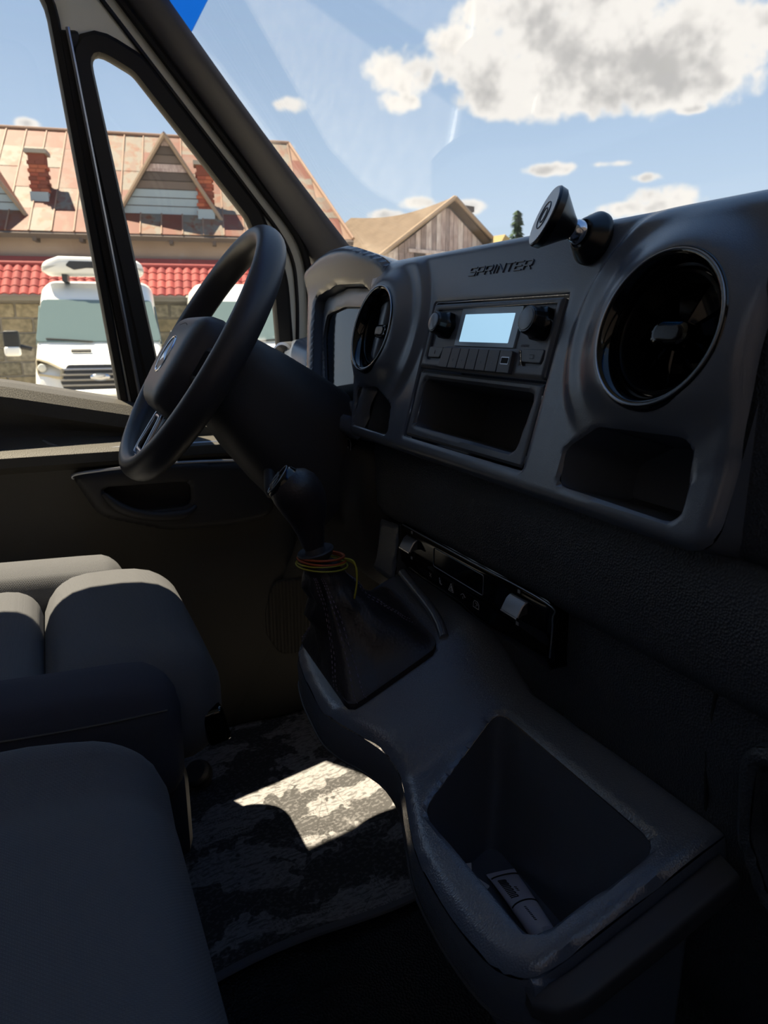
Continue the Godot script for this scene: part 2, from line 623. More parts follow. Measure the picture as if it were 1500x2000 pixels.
func materials() -> void:
	var fine := noise_tex(noise(FastNoiseLite.TYPE_SIMPLEX, 0.16, 1, 2), 256, true, 5.0)
	var cells := noise(FastNoiseLite.TYPE_CELLULAR, 0.09, 2, 1)
	cells.cellular_return_type = FastNoiseLite.RETURN_DISTANCE
	var hide := noise_tex(cells, 256, true, 9.0)
	var weave := weave_normal()
	grain(mat("panel", Color(0.36, 0.39, 0.44), 0.25, 0.0, 0.6), fine, 26.0, 0.12)
	grain(mat("dash", Color(0.255, 0.27, 0.30), 0.46), hide, 22.0, 0.55)
	grain(mat("console", Color(0.36, 0.385, 0.435), 0.20, 0.0, 0.65), hide, 30.0, 0.22)
	mat("trim", Color(0.23, 0.23, 0.245), 0.55)
	mat("seam", Color(0.07, 0.07, 0.075), 0.7)
	mat("radio", Color(0.34, 0.36, 0.395), 0.4)
	mat("button", Color(0.29, 0.30, 0.33), 0.42)
	mat("gloss", Color(0.02, 0.02, 0.023), 0.08)
	mat("glossknob", Color(0.05, 0.05, 0.055), 0.28)
	mat("void", Color(0.05, 0.05, 0.055), 0.8)
	mat("print", Color(0.78, 0.79, 0.82), 0.6)
	mat("dimprint", Color(0.58, 0.59, 0.62), 0.6)
	mat("chrome", Color(0.78, 0.8, 0.84), 0.16, 1.0)
	mat("satin", Color(0.62, 0.63, 0.66), 0.35, 0.9)
	mat("wheel", Color(0.215, 0.215, 0.235), 0.42)
	mat("hub", Color(0.25, 0.25, 0.27), 0.45)
	grain(mat("leather", Color(0.17, 0.155, 0.165), 0.42), hide, 14.0, 0.14)
	mat("stitch", Color(0.46, 0.42, 0.50), 0.8)
	grain(mat("fabric", Color(0.38, 0.385, 0.40), 0.95, 0.0, 0.3), weave, 34.0, 0.7)
	M.fabric.rim_enabled = true
	M.fabric.rim = 0.35
	M.fabric.rim_tint = 0.6
	grain(mat("fabric2", Color(0.28, 0.285, 0.32), 0.95, 0.0, 0.3), weave, 52.0, 0.5)
	mat("piping", Color(0.33, 0.32, 0.30), 0.8)
	grain(mat("doorcard", Color(0.29, 0.28, 0.26), 0.6), hide, 26.0, 0.35)
	grain(mat("doordark", Color(0.20, 0.195, 0.2), 0.55), fine, 20.0, 0.25)
	grain(mat("floorrubber", Color(0.13, 0.13, 0.135), 0.6), hide, 12.0, 0.9)
	mat("paint", Color(0.93, 0.925, 0.87), 0.3)
	mat("rubber", Color(0.085, 0.08, 0.08), 0.6)
	grain(mat("pillar", Color(0.40, 0.40, 0.425), 0.6), fine, 30.0, 0.25)
	grain(mat("liner", Color(0.80, 0.80, 0.79), 0.95), fine, 20.0, 0.3)
	glass("pane", Color(0.9, 0.95, 0.95), 0.03)
	M.pane.metallic_specular = 0.3
	var tint := mat("sunband", Color(0.16, 0.55, 0.92, 0.05), 0.02)
	tint.transparency = BaseMaterial3D.TRANSPARENCY_ALPHA
	tint.refraction_enabled = true
	tint.refraction_scale = 0.0
	var lcd := mat("screen", Color(0.55, 0.68, 0.76), 0.25)
	lcd.emission_enabled = true
	lcd.emission = Color(0.62, 0.78, 0.88)
	lcd.emission_energy_multiplier = 0.85
	mat("bezel", Color(0.60, 0.67, 0.72), 0.18)  # raised to a pale tone that stands in for reflected window light
	mat("greycap", Color(0.50, 0.55, 0.60), 0.25)
	mat("lens", Color(0.035, 0.035, 0.04), 0.07)
	var mp := mat("carpet", Color(1, 1, 1), 1.0, 0.0, 0.1)
	mp.albedo_texture = mat_print()
	mat("binding", Color(0.42, 0.42, 0.44), 0.9)
	mat("tube", Color(0.80, 0.80, 0.86), 0.35)
	mat("ink", Color(0.1, 0.1, 0.12), 0.6)
	mat("card", Color(0.85, 0.84, 0.86), 0.7)
	mat("band_yellow", Color(0.62, 0.58, 0.16), 0.6)
	mat("band_orange", Color(0.62, 0.26, 0.08), 0.6)
	# outside
	var gr := noise(FastNoiseLite.TYPE_SIMPLEX_SMOOTH, 0.02, 31, 5)
	paint(mat("ground", Color(1, 1, 1), 0.95), noise_tex(gr, 512, false, 1.0, ramp2(Color(0.52, 0.49, 0.44), Color(0.74, 0.71, 0.65))), 0.35)
	mat("van", Color(0.93, 0.93, 0.91), 0.28)
	mat("vanblack", Color(0.10, 0.10, 0.105), 0.5)
	mat("vanglass", Color(0.42, 0.49, 0.49), 0.08)  # sky reflection on the van windows is put into this greenish colour
	mat("grille", Color(0.17, 0.17, 0.18), 0.4)
	mat("lamp", Color(0.70, 0.66, 0.56), 0.15)
	mat("lampglow", Color(0.86, 0.86, 0.82), 0.1)
	mat("unit", Color(0.9, 0.9, 0.88), 0.45)
	var peel := noise(FastNoiseLite.TYPE_SIMPLEX_SMOOTH, 0.011, 41, 4)
	var pg := Gradient.new()
	pg.offsets = PackedFloat32Array([0.0, 0.40, 0.58, 0.62, 0.67, 0.70, 1.0])
	pg.colors = PackedColorArray([Color(0.76, 0.40, 0.22), Color(0.86, 0.52, 0.33), Color(0.87, 0.55, 0.37), Color(0.84, 0.62, 0.40), Color(0.86, 0.76, 0.60), Color(0.86, 0.84, 0.76), Color(0.80, 0.82, 0.80)])
	var pg2 := Gradient.new()
	pg2.offsets = PackedFloat32Array([0.0, 0.28, 0.38, 0.41, 0.45, 1.0])
	pg2.colors = PackedColorArray([Color(0.78, 0.42, 0.22), Color(0.86, 0.52, 0.32), Color(0.80, 0.46, 0.22), Color(0.86, 0.74, 0.54), Color(0.86, 0.85, 0.78), Color(0.76, 0.79, 0.78)])
	var t1 := noise_tex(peel, 512, false, 1.0, pg)
	var t2 := noise_tex(noise(FastNoiseLite.TYPE_SIMPLEX_SMOOTH, 0.013, 47, 4), 512, false, 1.0, pg2)
	paint(mat("sheet", Color(0.50, 0.39, 0.36), 0.6), t1, 0.3)
	paint(mat("sheet_worn", Color(0.53, 0.49, 0.47), 0.6), t2, 0.33)
	paint(mat("sheet_pink", Color(0.50, 0.385, 0.36), 0.6), t1, 0.19)
	mat("seamsheet", Color(0.56, 0.44, 0.36), 0.6)
	var pl := noise(FastNoiseLite.TYPE_SIMPLEX_SMOOTH, 0.01, 51, 4)
	paint(mat("render", Color(1, 1, 1), 0.9), noise_tex(pl, 256, false, 1.0, ramp2(Color(0.55, 0.49, 0.46), Color(0.68, 0.62, 0.58))), 0.2)
	mat("maroon", Color(0.43, 0.16, 0.19), 0.6)
	mat("redtile", Color(0.58, 0.21, 0.19), 0.75)
	mat("redtile_b", Color(0.63, 0.26, 0.23), 0.75)
	mat("redtile_c", Color(0.52, 0.17, 0.16), 0.75)
	var st := noise(FastNoiseLite.TYPE_SIMPLEX_SMOOTH, 0.03, 61, 4)
	var stt := noise_tex(st, 256, false, 1.0, ramp2(Color(0.42, 0.40, 0.35), Color(0.70, 0.67, 0.59)))
	paint(mat("stone", Color(1, 1, 1), 0.95), stt, 0.9)
	paint(mat("stone_b", Color(0.86, 0.86, 0.84), 0.95), stt, 1.1)
	paint(mat("stone_c", Color(1.0, 0.97, 0.9), 0.95), stt, 0.7)
	mat("mortar", Color(0.52, 0.50, 0.46), 0.95)
	for k in 4:
		var w := mat("plank%d" % k, Color(1, 1, 1), 0.9)
		w.albedo_texture = plank_tex([Color(0.64, 0.56, 0.54), Color(0.70, 0.63, 0.60), Color(0.52, 0.46, 0.45), Color(0.74, 0.67, 0.65)][k], [Color(0.82, 0.75, 0.73), Color(0.88, 0.82, 0.80), Color(0.70, 0.63, 0.61), Color(0.90, 0.86, 0.84)][k], 70 + k)
		w.uv1_triplanar = true
		w.uv1_scale = Vector3(0.5, 0.5, 0.5)
	paint(mat("oldroof", Color(0.62, 0.59, 0.60), 0.9), noise_tex(noise(FastNoiseLite.TYPE_SIMPLEX_SMOOTH, 0.02, 81, 4), 256, false, 1.0, ramp2(Color(0.60, 0.53, 0.42), Color(0.76, 0.69, 0.57))), 0.3)
	mat("verge", Color(0.60, 0.52, 0.44), 0.9)
	mat("yellowroof", Color(0.62, 0.54, 0.36), 0.8)
	mat("brick", Color(0.60, 0.30, 0.22), 0.9)
	mat("brick_b", Color(0.68, 0.38, 0.27), 0.9)
	mat("brick_c", Color(0.50, 0.27, 0.21), 0.9)
	mat("concrete", Color(0.62, 0.60, 0.56), 0.9)
	mat("tin", Color(0.60, 0.66, 0.69), 0.5)
	mat("greywood", Color(0.44, 0.39, 0.36), 0.9)
	mat("greywood_b", Color(0.36, 0.32, 0.30), 0.9)
	mat("leafdark", Color(0.22, 0.32, 0.20), 0.8)
	mat("leaf", Color(0.42, 0.52, 0.24), 0.8)
	mat("bark", Color(0.30, 0.24, 0.19), 0.9)

const SUN := Vector3(-1.0, 3.3, 1.2)

func _ready() -> void:
	# camera
	var cam := Camera3D.new()
	cam.name = "camera"
	add_child(cam)
	var at := CameraAttributesPhysical.new()
	at.frustum_focal_length = 16.644
	at.frustum_focus_distance = 0.75
	at.frustum_near = 0.01
	at.frustum_far = 600.0
	at.exposure_aperture = 9.0
	at.exposure_multiplier = 1.0
	cam.attributes = at
	cam.rotation = Vector3(deg_to_rad(-14.5), deg_to_rad(65.0), 0.0)
	cam.current = true
	# sky and exposure
	var env := Environment.new()
	env.background_mode = Environment.BG_SKY
	env.sky = make_sky()
	env.tonemap_mode = Environment.TONE_MAPPER_LINEAR
	env.tonemap_exposure = 1.25
	env.sdfgi_enabled = true
	env.ssao_enabled = true
	env.ssil_enabled = true
	var we := WorldEnvironment.new()
	we.name = "world"
	we.environment = env
	add_child(we)
	# sun
	var sun := DirectionalLight3D.new()
	sun.name = "sun"
	sun.light_color = Color(1.0, 0.94, 0.82)
	sun.light_energy = 3.6
	sun.light_angular_distance = 0.53
	sun.shadow_enabled = true
	add_child(sun)
	sun.look_at_from_position(SUN, Vector3.ZERO)
	materials()
	cab()
	dashboard()
	steering()
	console()
	seats()
	loose_things()
	outside()

# ------------------------------------------------------------------ the cab shell
const CX := -0.61

func sx(x: float, right: bool) -> float:
	return 2.0 * CX - x if right else x

func outx(x: float, y: float) -> float:
	# the sides of the cab lean in towards the roof
	return x + maxf(0.0, y - 0.1) * 0.12

func cab() -> void:
	# floor with toe board
	var fl := struct("floor", "black grained rubber floor of the van cab", "floor", Vector3(CX, -0.9, 0.1))
	var b := MB.new()
	var prof := [Vector2(1.15, -0.9), Vector2(-0.1, -0.897), Vector2(-0.48, -0.845), Vector2(-0.62, -0.79), Vector2(-0.95, -0.45)]
	var r0 := PackedVector3Array()
	var r1 := PackedVector3Array()
	for p in prof:
		r0.append(Vector3(-1.58, p.y, p.x)); r1.append(Vector3(0.36, p.y, p.x))
	for k in range(prof.size() - 1, -1, -1):
		r0.append(Vector3(-1.58, prof[k].y - 0.05, prof[k].x)); r1.append(Vector3(0.36, prof[k].y - 0.05, prof[k].x))
	b.loft([r0, r1], true, false, false)
	part(fl, "floor_pan", b, M.floorrubber, "", 30.0)
	b = MB.new()
	for k in 3:
		b.tube(arc([Vector3(-0.78 + k * 0.16, -0.897, 0.2), Vector3(-0.76 + k * 0.16, -0.895, -0.1), Vector3(-0.74 + k * 0.16, -0.87, -0.3)], 6), 0.0035, 6)
	part(fl, "ridge", b, M.floorrubber)
	# ceiling
	var ce := struct("ceiling", "pale grey cloth headliner over the cab", "ceiling", Vector3(CX, 0.62, 0.4))
	b = MB.new()
	b.pillow(Vector3(CX, 0.66, 0.48), Vector3(1.62, 0.08, 1.34), 0.035, Vector3i(8, 6, 8))
	part(ce, "headliner", b, M.liner)
	# rear partition
	var rw := struct("wall_rear", "grey partition wall behind the seats", "wall", Vector3(CX, -0.9, 1.1))
	b = MB.new()
	b.box(Vector3(CX, -0.12, 1.13), Vector3(1.98, 1.6, 0.05), Basis.IDENTITY, 0.01)
	part(rw, "partition", b, M.liner)
	# front bulkhead, under the windscreen
	var fw := struct("wall_front", "dark bulkhead ahead of the footwell", "wall", Vector3(CX, -0.9, -0.93))
	b = MB.new()
	b.box(Vector3(CX, -0.45, -0.93), Vector3(1.98, 0.95, 0.04))
	part(fw, "bulkhead", b, M.void)
	side(false)
	side(true)
	windscreen()

func side(right: bool) -> void:
	var sg := -1.0 if right else 1.0
	var where := "passenger" if right else "driver"
	var d := struct("door_2" if right else "door_1", "%s door with dark trim, armrest and painted window frame" % where, "door", Vector3(sx(-1.45, right), -0.85, 0.1))
	# painted frame with two openings; local plane: u = -z (forwards), v = y, h = inboard
	var base := Transform3D(Basis(Vector3(0, 0, -1), Vector3(0.12 * sg, 1, 0).normalized() if true else Vector3.UP, Vector3(sg, 0, 0)), Vector3(sx(-1.455, right), 0, 0))
	var main := MB.rpoly([Vector2(0.122, -0.165), Vector2(-0.10, -0.125), Vector2(-0.56, -0.05), Vector2(-0.56, 0.555), Vector2(-0.2, 0.552), Vector2(0.055, 0.53)], [0.01, 0.3, 0.03, 0.05, 0.4, 0.06], 6)
	var quarter := MB.rpoly([Vector2(0.207, -0.125), Vector2(0.44, -0.075), Vector2(0.425, 0.10), Vector2(0.375, 0.205), Vector2(0.185, 0.42), Vector2(0.118, 0.45)], [0.015, 0.02, 0.2, 0.06, 0.04, 0.03], 6)
	var outline := MB.rpoly([Vector2(-0.72, -0.25), Vector2(0.53, -0.25), Vector2(0.522, 0.08), Vector2(0.495, 0.175), Vector2(0.22, 0.57), Vector2(0.13, 0.64), Vector2(-0.72, 0.66)], [0.0, 0.0, 0.1, 0.1, 0.1, 0.05, 0.0], 5)
	var b := MB.new()
	b.plate(outline, [MB.inset(MB.ccw(main), -0.016), MB.inset(MB.ccw(quarter), -0.030)], 0.012, flat, base, 0.004, 0.004, 0.03, [0.012, 0.012], false)
	part(d, "window_frame", b, M.paint, "off-white painted metal window frame")
	# rubber seals
	for q in [main, quarter]:
		b = MB.new()
		var o := MB.ccw(q)
		var wide := 0.018 if q == main else 0.034
		var rings := []
		for pr in [[-wide, -0.012], [-wide, 0.004], [-wide * 0.8, 0.009], [-0.004, 0.007], [0.0, 0.0], [0.0, -0.012], [-wide, -0.012]]:
			var ring := PackedVector3Array()
			for p in MB.inset(o, pr[0]): ring.append(base * Vector3(p.x, p.y, pr[1]))
			rings.append(ring)
		b.loft(rings, true, false, false)
		part(d, "seal", b, M.rubber, "black rubber window seal")
		b = MB.new()
		var g := MB.inset(o, -0.008)
		b.prism(g, base * Transform3D(Basis.IDENTITY, Vector3(0, 0, -0.008)), 0.004)
		part(d, "glass", b, M.pane, "clear side window glass")
	# divider bar: two rubber channels with a bright strip between
	b = MB.new()
	var a0 := base * Vector3(0.162, -0.16, 0.012)
	var a1 := base * Vector3(0.088, 0.47, 0.012)
	b.tube(PackedVector3Array([a0, a1]), 0.0035, 8)
	part(d, "strip", b, M.satin, "thin bright strip on the window divider")
	b = MB.new()
	var du := (a1 - a0).normalized()
	b.box((a0 + a1) * 0.5 - Vector3(sg, 0, 0) * 0.02, Vector3(0.03, (a1 - a0).length(), 0.034), Basis(Vector3(1, 0, 0), du, Vector3(1, 0, 0).cross(du)), 0.006)
	part(d, "divider", b, M.rubber, "black divider bar between the door windows")
	# door card
	b = MB.new()
	var rings := []
	for k in 17:
		var z := lerpf(0.75, -0.475, k / 16.0)
		var drop := -(z - 0.08) * 0.0 - 0.245 * maxf(0.0, 0.08 - z) * 0.85
		drop = maxf(drop, -0.105)
		if z > 0.08: drop = minf(0.03, (z - 0.08) * 0.16)
		var ring := PackedVector3Array()
		for p in [[-1.52, -0.090, 1], [-1.465, -0.092, 1], [-1.44, -0.098, 1], [-1.425, -0.115, 1], [-1.425, -0.140, 1], [-1.44, -0.17, 0.6], [-1.44, -0.19, 0.25], [-1.418, -0.203, 0.05], [-1.385, -0.210, 0], [-1.374, -0.218, 0], [-1.374, -0.235, 0], [-1.396, -0.25, 0], [-1.412, -0.30, 0], [-1.414, -0.40, 0], [-1.408, -0.44, 0], [-1.392, -0.50, 0], [-1.392, -0.66, 0], [-1.41, -0.80, 0], [-1.43, -0.88, 0], [-1.52, -0.88, 0]]:
			ring.append(Vector3(sx(p[0], right), p[1] + drop * p[2], z))
		rings.append(ring)
	b.loft(rings)
	part(d, "door_card", b, M.doorcard, "dark moulded door trim", 32.0)
	# upper dark band with its bright line
	b = MB.new()
	b.tube(arc([Vector3(sx(-1.43, right), -0.200, 0.02), Vector3(sx(-1.40, right), -0.212, -0.02), Vector3(sx(-1.384, right), -0.214, -0.12), Vector3(sx(-1.384, right), -0.216, -0.42)], 8), 0.0035, 8)
	part(d, "trim_line", b, M.satin, "thin bright line along the door ledge")
	# armrest pod
	var pod := Transform3D(Basis(Vector3(0, 0, -1), Vector3.UP, Vector3(sg, 0, 0)), Vector3(sx(-1.372, right), 0, 0))
	var po := MB.rpoly([Vector2(0.018, -0.255), Vector2(0.2, -0.247), Vector2(0.385, -0.262), Vector2(0.40, -0.375), Vector2(0.30, -0.385), Vector2(0.18, -0.38), Vector2(0.06, -0.34)], [0.012, 0.3, 0.03, 0.04, 0.2, 0.1, 0.06], 6)
	var scoop := MB.rpoly([Vector2(0.065, -0.283), Vector2(0.23, -0.285), Vector2(0.228, -0.335), Vector2(0.13, -0.338), Vector2(0.085, -0.315)], [0.01, 0.02, 0.02, 0.05, 0.03], 6)
	b = MB.new()
	b.plate(po, [scoop], 0.006, flat, pod, 0.014, 0.006, 0.04, [0.03])
	part(d, "armrest", b, M.doordark, "dark armrest pod with a pull recess")
	b = MB.new()
	b.tube(arc([pod * Vector3(0.07, -0.295, 0.0), pod * Vector3(0.10, -0.325, 0.008), pod * Vector3(0.15, -0.343, 0.012), pod * Vector3(0.21, -0.346, 0.01), pod * Vector3(0.235, -0.335, 0.0)], 6), [0.004, 0.006, 0.007, 0.008, 0.009, 0.01, 0.01, 0.01, 0.01, 0.01, 0.01, 0.01, 0.01, 0.01, 0.01, 0.01, 0.01, 0.01, 0.009, 0.008, 0.007, 0.006, 0.006, 0.005, 0.004], 10)
	part(d, "pull_handle", b, M.doordark, "curved pull handle")
	b = MB.new()
	b.tube(arc([pod * Vector3(0.022, -0.262, 0.0), pod * Vector3(0.04, -0.252, 0.004), pod * Vector3(0.2, -0.246, 0.006), pod * Vector3(0.36, -0.256, 0.005), pod * Vector3(0.39, -0.285, 0.0)], 8), 0.003, 8)
	part(d, "armrest_line", b, M.satin, "thin bright line round the armrest")
	# kick panel with ribbed speaker cloth
	var kp := Transform3D(Basis(Vector3(0.25 * sg, 0, -1).normalized(), Vector3.UP, Vector3(sg, 0, 0.25).normalized()), Vector3(sx(-1.415, right), 0, -0.29))
	b = MB.new()
	b.plate(MB.rpoly([Vector2(-0.02, -0.86), Vector2(0.40, -0.80), Vector2(0.40, -0.38), Vector2(0.17, -0.40)], [0.02, 0.02, 0.05, 0.06], 5), [], 0.02, flat, kp, 0.01, 0.0, 0.05, [])
	part(d, "kick_panel", b, M.doorcard, "brown-black kick panel ahead of the door")
	b = MB.new()
	var so := MB.rpoly([Vector2(0.07, -0.62), Vector2(0.10, -0.52), Vector2(0.24, -0.51), Vector2(0.27, -0.60), Vector2(0.22, -0.69), Vector2(0.11, -0.69)], 0.03, 6)
	b.plate(so, [], 0.0022, func(p: Vector2) -> float: return 0.004 + 0.0012 * sin(p.x * TAU / 0.0075), kp, 0.004, 0.0, 0.002, [])
	part(d, "speaker_grille", b, M.doorcard, "ribbed speaker grille")
	# B pillar and roof rail
	var w := struct("wall_right" if right else "wall_left", "%s side of the cab behind the door with the belt pillar" % where, "wall", Vector3(sx(-1.5, right), -0.9, 0.75))
	b = MB.new()
	b.box(Vector3(sx(-1.47, right), -0.12, 0.93), Vector3(0.08, 1.6, 0.44), Basis.IDENTITY, 0.02)
	part(w, "pillar_trim", b, M.pillar)
	b = MB.new()
	b.box(Vector3(sx(-1.398, right), 0.655, 0.42), Vector3(0.05, 0.09, 1.44), Basis.IDENTITY, 0.02)
	part(w, "roof_rail", b, M.liner)
	b = MB.new()
	b.box(Vector3(sx(-1.50, right), -0.5, -0.72), Vector3(0.06, 0.95, 0.5), Basis.IDENTITY, 0.01)
	part(w, "front_quarter", b, M.void)
	# A pillar trim: from the door frame edge to the edge of the windscreen
	var t := struct("trim_2" if right else "trim_1", "dark windscreen pillar trim on the %s side" % where, "trim", Vector3(sx(-1.4, right), 0.05, -0.55))
	rings = []
	for k in 13:
		var f := lerpf(-0.28, 1.12, k / 12.0)
		var D := Vector3(-1.448, 0.16, -0.487).lerp(Vector3(-1.425, 0.545, -0.152), f) + Vector3(0, 0.0, -0.006 * sin(clampf(f, 0.0, 1.0) * PI))
		var Wd := Vector3(-1.345, 0.141, -0.566).lerp(Vector3(-1.335, 0.513, -0.240), f) + Vector3(0, 0.0, 0.006 * sin(clampf(f, 0.0, 1.0) * PI))
		var ring := PackedVector3Array()
		var inb := Vector3(0.9, 0.25, 0.35).normalized()
		for q in [[0.0, -0.012], [0.03, 0.012], [0.15, 0.022], [0.35, 0.028], [0.55, 0.030], [0.75, 0.024], [0.9, 0.012], [1.0, 0.0], [1.0, -0.01], [0.9, -0.02], [0.5, -0.03], [0.1, -0.03]]:
			var p: Vector3 = D.lerp(Wd, q[0]) + inb * q[1]
			ring.append(Vector3(sx(p.x, right), p.y, p.z))
		rings.append(ring)
	b = MB.new()
	b.loft(rings)
	part(t, "pillar_cover", b, M.pillar, "", 50.0)
	# grooves between painted frame and pillar trim
	b = MB.new()
	var path := []
	for q in [[0.505, -0.1], [0.505, 0.06], [0.483, 0.165], [0.40, 0.265], [0.285, 0.395], [0.165, 0.53]]: path.append(base * Vector3(q[0], q[1], 0.008))
	b.tube(arc(path, 6), 0.008, 8)
	part(t, "weatherstrip", b, M.rubber, "black door weatherstrip")
	b = MB.new()
	path = []
	for q in [[0.465, -0.1], [0.465, 0.06], [0.445, 0.155], [0.365, 0.255], [0.252, 0.383], [0.13, 0.52]]: path.append(base * Vector3(q[0] + 0.013, q[1], 0.003))
	b.tube(arc(path, 6), 0.004, 6)
	part(t, "frame_groove", b, M.rubber, "thin dark groove in the painted frame")

func windscreen() -> void:
	var w := struct("window_1", "large raked windscreen with a blue sun band along its top", "windscreen", Vector3(CX, -0.02, -0.7))
	var dir := Vector3(0, 0.378, 0.308).normalized()
	var o := Vector3(CX, 0.141, -0.572)
	var xf := frame(o, Vector3.RIGHT, dir)
	var bow := func(p: Vector2) -> float: return -0.02 * (p.x / 0.76) ** 2 * 0.0
	var b := MB.new()
	b.prism(PackedVector2Array([Vector2(-0.80, -0.24), Vector2(0.80, -0.24), Vector2(0.78, 0.452), Vector2(-0.78, 0.452)]), xf, 0.003)
	part(w, "pane", b, M.pane, "clear windscreen glass")
	b = MB.new()
	b.prism(PackedVector2Array([Vector2(-0.78, 0.452), Vector2(0.78, 0.452), Vector2(0.77, 0.66), Vector2(-0.77, 0.66)]), xf, 0.003)
	part(w, "sun_band", b, M.sunband, "blue tinted sun band")
	b = MB.new()
	b.box(Vector3(CX, 0.665, -0.17), Vector3(1.75, 0.09, 0.12), Basis.IDENTITY, 0.02)
	part(w, "header", b, M.liner, "padded windscreen header")

# ------------------------------------------------------------------ dashboard
const VL := Vector2(-0.262, -0.005)
const VR := Vector2(0.2145, -0.005)

func panel_xf() -> Transform3D:
	var a := deg_to_rad(15.0)
	return Transform3D(Basis(Vector3.RIGHT, Vector3(0, cos(a), -sin(a)), Vector3(0, sin(a), cos(a))), Vector3(-0.59, 0, -0.4))

func mound(p: Vector2) -> float:
	var h := 0.0
	for c in [VL, VR]:
		var r := p.distance_to(c)
		h = maxf(h, 0.007 * (1.0 - smoothstep(0.098, 0.112, r)) + 0.013 * (1.0 - smoothstep(0.054, 0.088, r)))
	# the mounds fade out below the vents and keep clear of the radio
	return h * smoothstep(-0.10, -0.045, p.y) * (1.0 - smoothstep(0.075, 0.09, p.y) * 0.8)

func lower_z(x: float) -> float:
	# the lower dash steps back in front of the driver's knees
	return -0.11 * (1.0 - smoothstep(-1.09, -1.01, x))

func dashboard() -> void:
	var d := thing("dashboard", "dark moulded van dashboard with centre panel, round vents and storage trays", "dashboard", Vector3(CX, -0.35, -0.5))
	var px := panel_xf()
	# body behind the panel
	var b := MB.new()
	var prof := [[-0.80, -0.02], [-0.72, 0.015], [-0.60, 0.045], [-0.54, 0.045], [-0.53, 0.03], [-0.525, -0.02], [-0.52, -0.10], [-0.515, -0.138], [-0.415, -0.145], [-0.402, -0.165], [-0.398, -0.20], [-0.399, -0.235], [-0.405, -0.249], [-0.418, -0.258], [-0.42, -0.305], [-0.428, -0.33], [-0.44, -0.36], [-0.452, -0.42], [-0.465, -0.55], [-0.50, -0.62], [-0.80, -0.66]]
	var rings := []
	for k in 34:
		var x := lerpf(-1.425, 0.205, k / 33.0)
		var ring := PackedVector3Array()
		for p in prof:
			var y: float = p[1]
			var z: float = p[0]
			if y < 0.03 and z > -0.75: z += lower_z(x) * smoothstep(0.03, -0.02, y)
			if y < -0.26 and x < -0.93: y = lerpf(y, -0.27, 0.75 * smoothstep(-0.93, -1.02, x))
			if y > 0.0 and x < -0.95: y -= 0.02 * smoothstep(-0.95, -1.3, x)
			ring.append(Vector3(x, y, z))
		rings.append(ring)
	b.loft(rings)
	part(d, "dash_body", b, M.dash, "leather-grained dash body", 35.0)
	# centre panel
	var outline := MB.rpoly([Vector2(-0.337, 0.090), Vector2(0.287, 0.091), Vector2(0.289, -0.145), Vector2(-0.307, -0.1435), Vector2(-0.326, -0.09)], [0.032, 0.036, 0.024, 0.014, 0.1], 7)
	var pocket_l := MB.rpoly([Vector2(-0.307, -0.080), Vector2(-0.243, -0.075), Vector2(-0.198, -0.094), Vector2(-0.189, -0.131), Vector2(-0.297, -0.130)], [0.008, 0.014, 0.012, 0.009, 0.008], 5)
	var pocket_r := MB.rpoly([Vector2(0.134, -0.096), Vector2(0.165, -0.076), Vector2(0.257, -0.073), Vector2(0.2635, -0.1305), Vector2(0.136, -0.128)], [0.012, 0.014, 0.014, 0.014, 0.010], 5)
	var opening := MB.rrect(-0.1475, -0.1255, 0.0865, 0.0295, 0.003, 3)
	b = MB.new()
	b.plate(outline, [MB.circle(VL, 0.0505), MB.circle(VR, 0.0505), pocket_l, pocket_r, opening], 0.0032, mound, px, 0.010, 0.003, 0.055, [-0.03, -0.03, 0.085, 0.085, -0.012], true)
	var panel := part(d, "centre_panel", b, M.panel, "slate-black centre panel with rounded corners", 35.0)
	# embossed name
	put(panel, "lettering", name_strokes(px), M.panel, "raised SPRINTER lettering")
	# vents
	for c in [VL, VR]: vent(d, px * Transform3D(Basis.IDENTITY, Vector3(c.x, c.y, 0.014)))
	# storage tray under the radio
	b = MB.new()
	b.plate(MB.rrect(-0.1445, -0.123, 0.0835, -0.0475, 0.003, 3), [MB.rpoly([Vector2(-0.133, -0.0555), Vector2(0.0745, -0.0560), Vector2(0.0665, -0.1125), Vector2(-0.131, -0.1105)], [0.009, 0.010, 0.012, 0.008], 5)], 0.0028, flat, px * Transform3D(Basis.IDENTITY, Vector3(0, 0, -0.0015)), 0.0025, 0.004, 0.01, [0.095], true)
	part(d, "storage_tray", b, M.radio, "open storage tray below the radio")
	# rocker plate with two symbols, left of the panel
	var kx := Transform3D(Basis(Vector3.RIGHT, Vector3.UP, Vector3.BACK), Vector3(-0.938, -0.174, -0.378))
	b = MB.new()
	b.prism(MB.rpoly([Vector2(-0.016, -0.022), Vector2(0.010, -0.022), Vector2(0.018, 0.022), Vector2(-0.008, 0.022)], 0.009, 5), kx * Transform3D(Basis.IDENTITY, Vector3(0, 0, -0.03)), 0.03, 0.002)
	var rk := part(d, "start_switch", b, M.gloss, "gloss black upright rocker switch")
	b = MB.new()
	var rim := PackedVector3Array()
	for p in MB.rpoly([Vector2(-0.016, -0.022), Vector2(0.010, -0.022), Vector2(0.018, 0.022), Vector2(-0.008, 0.022)], 0.009, 5): rim.append(kx * Vector3(p.x, p.y, 0.0))
	b.tube(rim, 0.0008, 6, true)
	b.tube(PackedVector3Array([kx * Vector3(-0.005, -0.004, 0.001), kx * Vector3(0.0, -0.008, 0.001), kx * Vector3(0.006, -0.002, 0.001)]), 0.0006, 5)
	put(rk, "outline", b.mesh(), M.satin)
	b = MB.new()
	b.box(kx * Vector3(0.004, 0.009, 0.0), Vector3(0.008, 0.004, 0.001))
	put(rk, "symbol", b.mesh(), M.dimprint)
	climate(d)
	# flat cover left of the climate strip
	b = MB.new()
